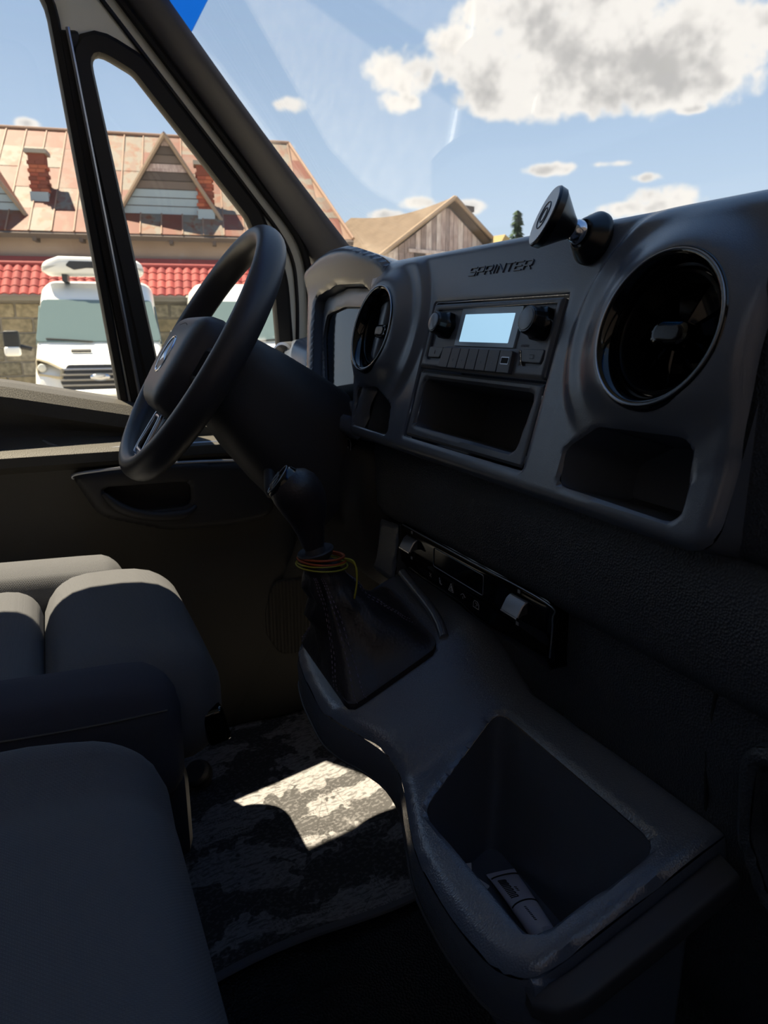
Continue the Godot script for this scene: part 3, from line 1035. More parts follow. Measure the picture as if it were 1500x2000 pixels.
	b.plate(MB.rpoly([Vector2(-0.915, -0.262), Vector2(-0.822, -0.256), Vector2(-0.838, -0.345), Vector2(-0.935, -0.345)], 0.006, 4), [], 0.006, flat, Transform3D(Basis.IDENTITY, Vector3(0, 0, -0.404)), 0.004, 0.0, 0.03, [])
	part(d, "side_cover", b, M.console, "smooth cover beside the climate strip")
	# glove tray on the passenger side, and a joint line
	b = MB.new()
	b.tube(PackedVector3Array([Vector3(-0.322, -0.255, -0.4185), Vector3(-0.328, -0.31, -0.4235), Vector3(-0.338, -0.375, -0.4445)]), 0.0022, 6)
	part(d, "joint", b, M.seam, "dark joint line in the lower dash")
	b = MB.new()
	var gl := MB.rpoly([Vector2(-0.290, -0.275), Vector2(0.16, -0.275), Vector2(0.16, -0.42), Vector2(-0.272, -0.42), Vector2(-0.296, -0.36)], [0.03, 0.03, 0.03, 0.04, 0.04], 6)
	var gin := MB.inset(MB.ccw(gl), 0.012)
	b.plate(gl, [gin], 0.006, flat, Transform3D(Basis(Vector3.RIGHT, Vector3(0, 1, 0.16).normalized(), Vector3(0, -0.16, 1).normalized()), Vector3(0, 0.0, -0.362)), 0.005, 0.004, 0.05, [0.018])
	part(d, "glove_tray", b, M.dash, "dark recessed tray on the passenger side")
	# left end pod with a small round vent
	b = MB.new()
	b.pillow(Vector3(-1.30, -0.085, -0.50), Vector3(0.24, 0.12, 0.16), 0.05, Vector3i(12, 12, 12), func(p: Vector3) -> Vector3: return p + Vector3(0, -0.12 * (p.x + 1.30) - 0.6 * maxf(0.0, p.x + 1.24), 0))
	part(d, "end_pod", b, M.panel, "smooth end of the dash by the driver door")
	var vx := frame(Vector3(-1.375, -0.062, -0.424), Vector3(0.9, 0.05, -0.42), Vector3.UP)
	b = MB.new()
	b.lathe([Vector2(0.018, -0.012), Vector2(0.026, -0.002), Vector2(0.031, 0.004), Vector2(0.036, 0.002), Vector2(0.037, -0.02)], vx * Transform3D(Basis(Vector3.RIGHT, Vector3.BACK, Vector3.DOWN), Vector3.ZERO), 40, false)
	var sv := part(d, "end_vent", b, M.satin, "small silver-rimmed round vent by the driver door")
	b = MB.new()
	b.lathe([Vector2(0.0, -0.004), Vector2(0.012, -0.006), Vector2(0.027, -0.012), Vector2(0.02, -0.02)], vx * Transform3D(Basis(Vector3.RIGHT, Vector3.BACK, Vector3.DOWN), Vector3.ZERO), 32)
	put(sv, "flap", b.mesh(), M.gloss)
	# chrome ringed knob behind the wheel
	var ix := frame(Vector3(-1.066, -0.168, -0.432), Vector3.RIGHT, Vector3(0, 0.9, -0.45)) * Transform3D(Basis(Vector3.RIGHT, Vector3.BACK, Vector3.DOWN), Vector3.ZERO)
	b = MB.new()
	b.lathe([Vector2(0.022, -0.06), Vector2(0.034, -0.06), Vector2(0.034, -0.004), Vector2(0.031, 0.003), Vector2(0.026, 0.004), Vector2(0.023, 0.0), Vector2(0.022, -0.02)], ix, 40, false)
	var ig := part(d, "ignition_ring", b, M.satin, "silver ring round the ignition lock")
	b = MB.new()
	b.lathe([Vector2(0.0, -0.004), Vector2(0.012, -0.004), Vector2(0.022, -0.008), Vector2(0.022, -0.03)], ix, 32)
	put(ig, "lock", b.mesh(), M.gloss)
	# padded dash top on the passenger side
	b = MB.new()
	b.pillow(Vector3(-0.060, -0.05, -0.52), Vector3(0.54, 0.21, 0.25), 0.03, Vector3i(14, 12, 12))
	part(d, "passenger_pad", b, M.dash, "grained dash pad on the passenger side")
	cluster(d)
	radio(px)

func name_strokes(px: Transform3D) -> ArrayMesh:
	# the name in wide slanting strokes: each letter as runs of points on a 1 x 1 field
	var forms := {"S": [[[1, 1], [0.1, 1], [0, 0.85], [0, 0.6], [0.1, 0.5], [0.9, 0.5], [1, 0.4], [1, 0.15], [0.9, 0], [0, 0]]], "P": [[[0, 0], [0, 1], [0.9, 1], [1, 0.88], [1, 0.52], [0.9, 0.4], [0, 0.4]]], "R": [[[0, 0], [0, 1], [0.9, 1], [1, 0.88], [1, 0.55], [0.9, 0.43], [0, 0.43]], [[0.55, 0.43], [1, 0]]], "I": [[[0.5, 0], [0.5, 1]]], "N": [[[0, 0], [0, 1], [1, 0], [1, 1]]], "T": [[[0, 1], [1, 1]], [[0.5, 1], [0.5, 0]]], "E": [[[1, 1], [0, 1], [0, 0], [1, 0]], [[0, 0.5], [0.85, 0.5]]]}
	var b := MB.new()
	var x := -0.0855
	for ch in "SPRINTER":
		var w := 0.0035 if ch == "I" else 0.0112
		for run in forms[ch]:
			for k in run.size() - 1:
				var p := Vector2(x + run[k][0] * w + run[k][1] * 0.0024, 0.0553 + run[k][1] * 0.0078)
				var q := Vector2(x + run[k + 1][0] * w + run[k + 1][1] * 0.0024, 0.0553 + run[k + 1][1] * 0.0078)
				var d := (q - p).normalized() * 0.0005
				var n := Vector2(-d.y, d.x) * 1.25
				b.prism(PackedVector2Array([p - d - n, q + d - n, q + d + n, p - d + n]), px * Transform3D(Basis.IDENTITY, Vector3(0, 0, -0.0005)), 0.0018, 0.0003)
		x += w + 0.0036
	return b.mesh(30.0)

func vent(d: Node3D, xf: Transform3D) -> void:
	# xf: z out of the panel
	var ax := xf * Transform3D(Basis(Vector3.RIGHT, Vector3.BACK, Vector3.DOWN), Vector3.ZERO)
	var b := MB.new()
	b.lathe([Vector2(0.050, -0.030), Vector2(0.0565, -0.012), Vector2(0.0575, 0.000), Vector2(0.0570, 0.004), Vector2(0.0550, 0.0068), Vector2(0.0525, 0.0074), Vector2(0.0500, 0.0062), Vector2(0.0470, 0.001), Vector2(0.0445, -0.006), Vector2(0.0435, -0.02)], ax, 72, false)
	var v := part(d, "air_vent", b, M.gloss, "round gloss black air vent")
	b = MB.new()
	b.lathe([Vector2(0.0436, -0.012), Vector2(0.0436, -0.006), Vector2(0.0415, -0.005), Vector2(0.040, -0.008), Vector2(0.040, -0.03)], ax, 64, false)
	put(v, "inner_ring", b.mesh(), M.glossknob)
	b = MB.new()
	var rim := PackedVector3Array()
	for k in 72: rim.append(xf * Vector3(cos(TAU * k / 72) * 0.0535, sin(TAU * k / 72) * 0.0535, 0.0072))
	b.tube(rim, 0.0007, 6, true)
	put(v, "bright_edge", b.mesh(), M.satin)
	b = MB.new()
	b.lathe([Vector2(0.0, -0.046), Vector2(0.03, -0.044), Vector2(0.0425, -0.028)], ax, 40, false)
	put(v, "bowl", b.mesh(), M.gloss)
	for k in 9:
		var a := TAU * (k + 0.5) / 9.0
		var u := Vector3(cos(a), sin(a), 0)
		var s := Vector3(-sin(a), cos(a), 0)
		b = MB.new()
		var rr := []
		for j in 6:
			var f := j / 5.0
			var r := lerpf(0.010, 0.0405, f)
			var w := lerpf(0.002, 0.011, f)
			var tw := lerpf(0.9, 0.35, f)
			var dirw := s * cos(tw) + Vector3(0, 0, 1) * sin(tw)
			var nn := u.cross(dirw) * 0.0008
			var c := u * r + Vector3(0, 0, lerpf(-0.018, -0.024, f))
			rr.append(PackedVector3Array([xf * (c - dirw * w + nn), xf * (c + dirw * w * 0.8 + nn), xf * (c + dirw * w * 0.8 - nn), xf * (c - dirw * w - nn)]))
		b.loft(rr)
		put(v, "blade", b.mesh(60.0), M.gloss)
	b = MB.new()
	b.prism(MB.rrect(-0.017, -0.0085, 0.017, 0.0085, 0.0084, 6), xf * Transform3D(Basis.IDENTITY, Vector3(0, 0, -0.03)), 0.024, 0.003)
	put(v, "hub", b.mesh(), M.gloss)
	b = MB.new()
	b.prism(MB.rrect(-0.0115, -0.0055, 0.0115, 0.0055, 0.005, 6), xf * Transform3D(Basis.IDENTITY, Vector3(0, 0, -0.01)), 0.0055, 0.0012)
	put(v, "thumb_grip", b.mesh(), M.glossknob)

func climate(d: Node3D) -> void:
	var z := -0.4
	var b := MB.new()
	var id := Transform3D(Basis.IDENTITY, Vector3(0, 0, z))
	b.plate(MB.rpoly([Vector2(-0.806, -0.2465), Vector2(-0.487, -0.2465), Vector2(-0.489, -0.318), Vector2(-0.80, -0.306), Vector2(-0.818, -0.298)], [0.005, 0.016, 0.012, 0.01, 0.006], 5), [], 0.006, func(p: Vector2) -> float: return -0.003 * smoothstep(-0.283, -0.287, p.y), id, 0.003, 0.0, 0.03, [])
	var strip := part(d, "climate_strip", b, M.gloss, "gloss black climate control strip")
	b = MB.new()
	b.tube(arc([Vector3(-0.80, -0.2480, z), Vector3(-0.64, -0.2478, z + 0.0005), Vector3(-0.50, -0.2482, z), Vector3(-0.4885, -0.262, z), Vector3(-0.489, -0.300, z)], 6), 0.0008, 6)
	put(strip, "edge_line", b.mesh(), M.satin)
	for t in [-0.772, -0.541]:
		b = MB.new()
		var rings := []
		for s in [-0.0140, -0.0132, 0.0132, 0.0140]:
			var k := 0.68 if absf(s) > 0.0136 else 0.78
			var r := PackedVector3Array()
			for q in [[-0.006, 0.0], [-0.007, 0.008], [-0.010, 0.014], [-0.0085, 0.0165], [-0.004, 0.0145], [0.006, 0.009], [0.010, 0.004], [0.0105, 0.0]]:
				r.append(Vector3(t + s, -0.266 + q[0] * k, z - 0.001 + q[1] * k))
			rings.append(r)
		b.loft(rings)
		var tg := put(strip, "toggle", b.mesh(25.0), M.satin, "silver toggle switch")
		b = MB.new()
		b.tube(PackedVector3Array([Vector3(t - 0.0135, -0.2738, z + 0.0113), Vector3(t + 0.0135, -0.2738, z + 0.0113)]), 0.0013, 8)
		put(strip, "toggle_edge", b.mesh(), M.chrome, "bright toggle edge")
		for yy in [-0.2515, -0.2855]:
			b = MB.new()
			b.box(Vector3(t, yy, z + 0.0008), Vector3(0.004, 0.0035, 0.0006))
			put(strip, "mark", b.mesh(), M.dimprint)
	# card slot outline
	b = MB.new()
	var path := PackedVector3Array()
	for p in MB.rrect(-0.715, -0.2785, -0.605, -0.2555, 0.003, 3): path.append(Vector3(p.x, p.y, z + 0.0006))
	b.tube(path, 0.0005, 5, true)
	put(strip, "slot", b.mesh(), M.satin)
	# symbols on the lower keys
	var y0 := -0.2945
	var sym := Transform3D(Basis.IDENTITY, Vector3(0, 0, z - 0.0022))
	b = MB.new()
	for a in [-0.0022, 0.0022]: b.tube(PackedVector3Array([sym * Vector3(-0.727 - a, y0 - 0.0022, 0), sym * Vector3(-0.727 + a, y0 + 0.0022, 0)]), 0.0004, 5)
	put(strip, "symbol_cross", b.mesh(), M.dimprint)
	b = MB.new()
	b.lathe([Vector2(0.0, 0.0), Vector2(0.0014, 0.0005), Vector2(0.0, 0.001)], Transform3D(Basis(Vector3.RIGHT, Vector3.BACK, Vector3.DOWN), sym * Vector3(-0.7035, y0 + 0.003, 0)), 10)
	b.tube(PackedVector3Array([sym * Vector3(-0.7035, y0 + 0.001, 0), sym * Vector3(-0.7025, y0 - 0.0025, 0), sym * Vector3(-0.699, y0 - 0.0035, 0)]), 0.0007, 5)
	put(strip, "symbol_seat", b.mesh(), M.dimprint)
	b = MB.new()
	for k in [0.0065, 0.0032]:
		var tri := PackedVector3Array()
		for a in 3: tri.append(sym * Vector3(-0.677 + cos(PI / 2 + a * TAU / 3) * k, y0 - 0.001 + sin(PI / 2 + a * TAU / 3) * k, 0))
		b.tube(tri, 0.0004, 5, true)
	put(strip, "symbol_triangle", b.mesh(), M.print, "hazard light triangle")
	b = MB.new()
	b.tube(arc([sym * Vector3(-0.655, y0 - 0.001, 0), sym * Vector3(-0.650, y0 + 0.002, 0), sym * Vector3(-0.645, y0 - 0.001, 0)], 4), 0.0005, 5)
	b.tube(PackedVector3Array([sym * Vector3(-0.650, y0 - 0.001, 0), sym * Vector3(-0.650, y0 - 0.004, 0)]), 0.0005, 5)
	put(strip, "symbol_wiper", b.mesh(), M.dimprint)
	b = MB.new()
	path = PackedVector3Array()
	for p in [[-0.006, -0.004], [0.005, -0.004], [0.005, 0.001], [0.002, 0.004], [-0.004, 0.004], [-0.006, 0.001]]: path.append(sym * Vector3(-0.6215 + p[0], y0 - 0.001 + p[1], 0))
	b.tube(path, 0.00045, 5, true)
	b.tube(PackedVector3Array([sym * Vector3(-0.623, y0 + 0.001, 0), sym * Vector3(-0.619, y0 - 0.001, 0), sym * Vector3(-0.623, y0 - 0.003, 0)]), 0.00045, 5)
	put(strip, "symbol_door", b.mesh(), M.dimprint)

func cluster(c: Node3D) -> void:
	var a := deg_to_rad(13.0)
	var xf := Transform3D(Basis(Vector3.RIGHT, Vector3(0, cos(a), -sin(a)), Vector3(0, sin(a), cos(a))), Vector3(-1.03, 0, -0.398))
	var o := MB.rpoly([Vector2(-0.184, 0.092), Vector2(-0.02, 0.128), Vector2(0.19, 0.080), Vector2(0.155, -0.15), Vector2(-0.06, -0.15), Vector2(-0.155, 0.035)], [0.045, 0.4, 0.08, 0.03, 0.06, 0.2], 12)
	var hole := MB.rpoly([Vector2(-0.118, 0.052), Vector2(-0.02, 0.066), Vector2(0.075, 0.062), Vector2(0.155, 0.03), Vector2(0.135, -0.12), Vector2(-0.04, -0.12), Vector2(-0.10, 0.0)], [0.015, 0.05, 0.05, 0.03, 0.02, 0.03, 0.05], 6)
	var b := MB.new()
	b.plate(o, [hole], 0.005, func(p: Vector2) -> float: return 0.018 * smoothstep(0.05, 0.115, p.y), xf, 0.014, 0.004, 0.13, [0.035], true)
	var hood := part(c, "instrument_cluster", b, M.panel, "hooded instrument cluster behind the wheel")
	var inner := MB.inset(MB.ccw(hole), 0.002)
	var face := MB.rpoly([Vector2(-0.092, 0.026), Vector2(-0.02, 0.037), Vector2(0.075, 0.034), Vector2(0.13, 0.012), Vector2(0.115, -0.10), Vector2(-0.03, -0.10), Vector2(-0.088, -0.01)], [0.012, 0.04, 0.04, 0.02, 0.02, 0.03, 0.04], 6)
	b = MB.new()
	b.plate(inner, [face], 0.005, flat, xf * Transform3D(Basis.IDENTITY, Vector3(0, 0, -0.016)), 0.002, 0.003, 0.01, [0.008], true)
	put(hood, "bezel", b.mesh(), M.panel, "inner bezel of the cluster")
	b = MB.new()
	b.prism(MB.inset(MB.ccw(face), 0.0015), xf * Transform3D(Basis.IDENTITY, Vector3(0, 0, -0.026)), 0.005, 0.001)
	put(hood, "cover_glass", b.mesh(), M.lens, "dark glossy cover glass")

func radio(px: Transform3D) -> void:
	var r := thing("radio", "grey car radio with two round knobs and a lit pale blue screen", "radio", px * Vector3(-0.031, -0.045, 0))
	var xf := px * Transform3D(Basis.IDENTITY, Vector3(0, 0, 0.001))
	var b := MB.new()
	var well := MB.rpoly([Vector2(-0.1365, 0.0205), Vector2(0.0745, 0.0225), Vector2(0.0765, -0.0335), Vector2(0.0455, -0.0345), Vector2(0.0385, -0.0195), Vector2(-0.0975, -0.0195), Vector2(-0.1045, -0.0345), Vector2(-0.1355, -0.0350)], [0.004, 0.004, 0.006, 0.006, 0.005, 0.005, 0.006, 0.006], 4)
	b.plate(MB.rrect(-0.1445, -0.0445, 0.0835, 0.0265, 0.003, 3), [well], 0.0024, flat, xf, 0.002, 0.0015, 0.011, [0.004], true)
	part(r, "faceplate", b, M.radio, "dark grey faceplate")
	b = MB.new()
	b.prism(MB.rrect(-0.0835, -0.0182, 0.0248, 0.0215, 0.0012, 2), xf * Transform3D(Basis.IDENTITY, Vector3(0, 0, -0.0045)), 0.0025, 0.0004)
	var sc := part(r, "screen", b, M.bezel, "screen surround with a window reflection put into its pale grey")
	b = MB.new()
	b.prism(MB.rrect(-0.0745, -0.0138, 0.0145, 0.0148, 0.0008, 2), xf * Transform3D(Basis.IDENTITY, Vector3(0, 0, -0.0021)), 0.0004)
	put(sc, "display", b.mesh(), M.screen, "lit pale blue display")
	for k in [[-0.1085, 0.0030, 0.0142], [0.0590, 0.0040, 0.0150]]:
		var kx := xf * Transform3D(Basis(Vector3.RIGHT, Vector3.BACK, Vector3.DOWN), Vector3(k[0], k[1], -0.004))
		b = MB.new()
		var ring := []
		for q in [[1.0, 0.0], [1.02, 0.006], [0.96, 0.008], [0.88, 0.010], [0.84, 0.0165], [0.80, 0.0190], [0.74, 0.0198]]:
			var rr := PackedVector3Array()
			for s in 60:
				var an := TAU * s / 60.0
				var lobe: float = 1.0 + (0.06 * cos(an * 6.0) if q[1] < 0.007 else 0.012 * cos(an * 20.0))
				rr.append(kx * Vector3(cos(an) * k[2] * q[0] * lobe, q[1], sin(an) * k[2] * q[0] * lobe))
			ring.append(rr)
		b.loft(ring)
		var kn := part(r, "knob", b, M.glossknob, "black rotary knob")
		b = MB.new()
		b.lathe([Vector2(k[2] * 0.66, 0.0195), Vector2(k[2] * 0.64, 0.0206), Vector2(k[2] * 0.4, 0.0212), Vector2(0.0, 0.0214)], kx, 40)
		put(kn, "cap", b.mesh(), M.greycap, "lighter grey knob cap")
	# preset keys
	var lows := [-0.0970, -0.0770, -0.0590, -0.0415, -0.0230, -0.0045, 0.0155, 0.0365]
	for k in 7:
		b = MB.new()
		var x0: float = lows[k] + 0.0004
		var x1: float = lows[k + 1] - 0.0004
		var sh := lerpf(0.004, -0.002, k / 6.0) * 0.6
		b.prism(MB.rpoly([Vector2(x0, -0.0430), Vector2(x1, -0.0430), Vector2(x1 + sh, -0.0215), Vector2(x0 + sh, -0.0215)], [0.0006, 0.0006, 0.004 if k == 6 else 0.0006, 0.004 if k == 0 else 0.0006], 3), xf * Transform3D(Basis.IDENTITY, Vector3(0, 0, -0.003)), 0.0072, 0.0008)
		var key := part(r, "preset_key", b, M.button)
		if k in [1, 2, 3, 4, 5]:
			put(key, "digit", letters(str(k), 0.0026, xf * Transform3D(Basis.IDENTITY, Vector3((x0 + x1) / 2.0, -0.0345, 0.0043)), 0.0003), M.dimprint)
		if k == 6:
			b = MB.new()
			b.prism(MB.rrect(-0.0065, -0.0036, 0.0065, 0.0036, 0.001, 2), xf * Transform3D(Basis.IDENTITY, Vector3(0.0262, -0.0315, 0.0038)), 0.0008)
			put(key, "usb_frame", b.mesh(), M.satin, "metal USB socket")
			b = MB.new()
			b.prism(MB.rrect(-0.0055, -0.0026, 0.0055, 0.0026, 0.0006, 2), xf * Transform3D(Basis.IDENTITY, Vector3(0.0262, -0.0315, 0.0040)), 0.0008)
			put(key, "usb_slot", b.mesh(), M.void)
	# side keys
	for q in [[[Vector2(-0.1335, -0.0205), Vector2(-0.1010, -0.0205), Vector2(-0.1068, -0.0322), Vector2(-0.1325, -0.0325)], Vector2(-0.119, -0.0265)], [[Vector2(0.0400, -0.0185), Vector2(0.0745, -0.0185), Vector2(0.0725, -0.0310), Vector2(0.0455, -0.0308)], Vector2(0.0585, -0.025)]]:
		b = MB.new()
		b.prism(MB.rpoly(q[0], 0.0028, 4), xf * Transform3D(Basis.IDENTITY, Vector3(0, 0, -0.0045)), 0.004, 0.0008)
		var key := part(r, "side_key", b, M.radio)
		b = MB.new()
		var s: Vector2 = q[1]
		if s.x < 0.0:
			b.box(xf * Vector3(s.x, s.y, -0.0002), Vector3(0.0012, 0.004, 0.0005), xf.basis)
		else:
			b.tube(PackedVector3Array([xf * Vector3(s.x - 0.003, s.y + 0.0014, 0), xf * Vector3(s.x + 0.003, s.y + 0.0014, 0), xf * Vector3(s.x + 0.003, s.y - 0.002, 0), xf * Vector3(s.x - 0.002, s.y - 0.002, 0)]), 0.0003, 5)
		put(key, "symbol", b.mesh(), M.dimprint)
	put(r, "lettering", letters("BROWSE", 0.0024, xf * Transform3D(Basis.IDENTITY, Vector3(0.0400, -0.0152, -0.0037)), 0.0003), M.dimprint)

# ------------------------------------------------------------------ steering
func steering() -> void:
	var a := deg_to_rad(32.4)
	var c := Vector3(-1.03, -0.033, -0.194)
	var xf := Transform3D(Basis(Vector3.RIGHT, Vector3(0, cos(a), -sin(a)), Vector3(0, sin(a), cos(a))), c)
	var w := thing("steering_wheel", "black steering wheel with silver-trimmed lower spoke and star emblem", "steering wheel", c)
	var b := MB.new()
	var rings := []
	for k in 96:
		var th := TAU * k / 96.0
		var u := Vector3(cos(th), sin(th), 0)
		var r := PackedVector3Array()
		for j in 20:
			var q := TAU * j / 20.0
			var rr := 0.1815 + cos(q) * 0.0165 * (1.0 if cos(q) > 0.0 else 0.95)
			r.append(xf * (u * rr + Vector3(0, 0, sin(q) * 0.0205)))
		rings.append(r)
	rings.append(rings[0])
	b.loft(rings, true, false, false)
	part(w, "rim", b, M.wheel, "smooth black rim")
	b = MB.new()
	b.pillow(Vector3.ZERO, Vector3(0.185, 0.150, 0.062), 0.03, Vector3i(16, 16, 12), func(p: Vector3) -> Vector3:
		var k := 1.0 - 0.22 * smoothstep(0.0, -0.075, p.y) * 1.0
		return xf * Vector3(p.x * k, p.y - 0.026, p.z + 0.006 - 0.10 * (p.x * p.x) - 0.5 * p.y * p.y * 1.2))
	var hub := part(w, "hub", b, M.hub, "domed airbag cover")
	# star in a ring
	b = MB.new()
	var ez := 0.0365
	var ring := PackedVector3Array()
	for k in 40: ring.append(xf * Vector3(cos(TAU * k / 40) * 0.027, -0.024 + sin(TAU * k / 40) * 0.027, ez))
	b.tube(ring, 0.0018, 8, true)
	for k in 3:
		var an := PI / 2 + k * TAU / 3
		var u := Vector3(cos(an), sin(an), 0)
		var s := Vector3(-sin(an), cos(an), 0)
		var o := Vector3(0, -0.024, ez)
		var tip := xf * (o + u * 0.027)
		var l := xf * (o + s * 0.0055)
		var r := xf * (o - s * 0.0055)
		var t := xf * (o + Vector3(0, 0, 0.003))
		b.tri(tip, l, t); b.tri(tip, t, r); b.tri(tip, r, l)
	put(hub, "emblem", b.mesh(10.0), M.chrome, "three-pointed star in a ring")
	b = MB.new()
	b.tube(arc([xf * Vector3(-0.03, 0.022, 0.0345), xf * Vector3(0.0, 0.026, 0.034), xf * Vector3(0.03, 0.022, 0.0345)], 6), 0.0008, 6)
	put(hub, "airbag_mark", b.mesh(), M.seam)
	# side spokes
	for s in [-1.0, 1.0]:
		b = MB.new()
		var rr := []
		for q in [[0.07, 0.030, 0.017], [0.10, 0.024, 0.013], [0.14, 0.023, 0.011], [0.172, 0.030, 0.012]]:
			var r := PackedVector3Array()
			for p in MB.rrect(-q[1], -q[2], q[1], q[2], 0.008, 3): r.append(xf * Vector3(s * q[0], p.x - 0.018, p.y - 0.004))
			rr.append(r)
		b.loft(rr)
		var sp := part(w, "spoke", b, M.hub)
		b = MB.new()
		b.prism(MB.rrect(minf(s * 0.098, s * 0.142), -0.036, maxf(s * 0.098, s * 0.142), 0.0, 0.006, 4), xf * Transform3D(Basis.IDENTITY, Vector3(0, 0, 0.005)), 0.006, 0.0015)
		put(sp, "key_pad", b.mesh(), M.gloss, "thumb key pad")
	# lower spoke with a slot and a silver surround
	b = MB.new()
	var lo := MB.rpoly([Vector2(-0.035, -0.07), Vector2(0.035, -0.07), Vector2(0.050, -0.172), Vector2(-0.050, -0.172)], 0.01, 4)
	var slot := MB.rpoly([Vector2(-0.016, -0.104), Vector2(0.016, -0.104), Vector2(0.025, -0.158), Vector2(-0.025, -0.158)], 0.007, 4)
	b.plate(lo, [slot], 0.004, flat, xf * Transform3D(Basis.IDENTITY, Vector3(0, 0, 0.004)), 0.004, 0.003, 0.012, [0.012], false)
	var ls := part(w, "lower_spoke", b, M.hub)
	b = MB.new()
	for s in [slot, MB.inset(MB.ccw(slot), -0.010)]:
		var p3 := PackedVector3Array()
		for p in s: p3.append(xf * Vector3(p.x, p.y, 0.0045))
		b.tube(p3, 0.0028, 8, true)
	put(ls, "silver_surround", b.mesh(), M.satin, "silver surround of the lower spoke")
	# column shroud
	var col := thing("steering_column", "dark plastic shroud of the steering column", "steering column", c - xf.basis.z * 0.2)
	b = MB.new()
	rings = []
	for q in [[0.016, 0.045, 0.045, 0.0], [0.035, 0.06, 0.055, -0.004], [0.05, 0.078, 0.066, -0.010], [0.10, 0.088, 0.080, -0.02], [0.16, 0.092, 0.092, -0.030], [0.26, 0.10, 0.105, -0.045]]:
		var r := PackedVector3Array()
		for p in MB.rrect(-q[1], -q[2], q[1], q[2], minf(q[1], q[2]) * 0.75, 7): r.append(xf * Vector3(p.x, p.y + q[3], -q[0]))
		rings.append(r)
	b.loft(rings)
	part(col, "shroud", b, M.doordark, "", 50.0)
	for s in [[-1.0, 0.02, 0.2, 0.03]]:
		b = MB.new()
		b.tube(arc([xf * Vector3(s[0] * 0.07, s[1], -0.075), xf * Vector3(s[0] * 0.12, s[1] + s[3] * 0.5, -0.07), xf * Vector3(s[0] * s[2], s[1] + s[3], -0.06)], 5), [0.007, 0.007, 0.007, 0.007, 0.008, 0.009, 0.0105, 0.0115, 0.012, 0.0115, 0.008], 12)
		part(col, "stalk", b, M.trim, "black column stalk")
	b = MB.new()
	b.tube(arc([Vector3(-0.985, -0.16, -0.275), Vector3(-0.955, -0.195, -0.268), Vector3(-0.930, -0.224, -0.262)], 4), [0.008, 0.008, 0.008, 0.008, 0.008, 0.0085, 0.009, 0.009, 0.006], 10)
	part(col, "tilt_lever", b, M.trim, "short tilt lever under the column")
	# knee trim under the column
	b = MB.new()
	b.pillow(Vector3(-1.02, -0.27, -0.46), Vector3(0.30, 0.26, 0.20), 0.07, Vector3i(10, 10, 10), func(p: Vector3) -> Vector3: return p + Vector3(0, 0, -0.35 * maxf(0.0, -0.25 - p.y)))
	part(col, "knee_trim", b, M.doordark, "rounded knee trim below the column")

# ------------------------------------------------------------------ console and gear lever
func console_y(x: float, z: float) -> float:
	return -0.40 + 0.44 * (-z - 0.255) - 0.063 * smoothstep(-0.66, -0.56, x)

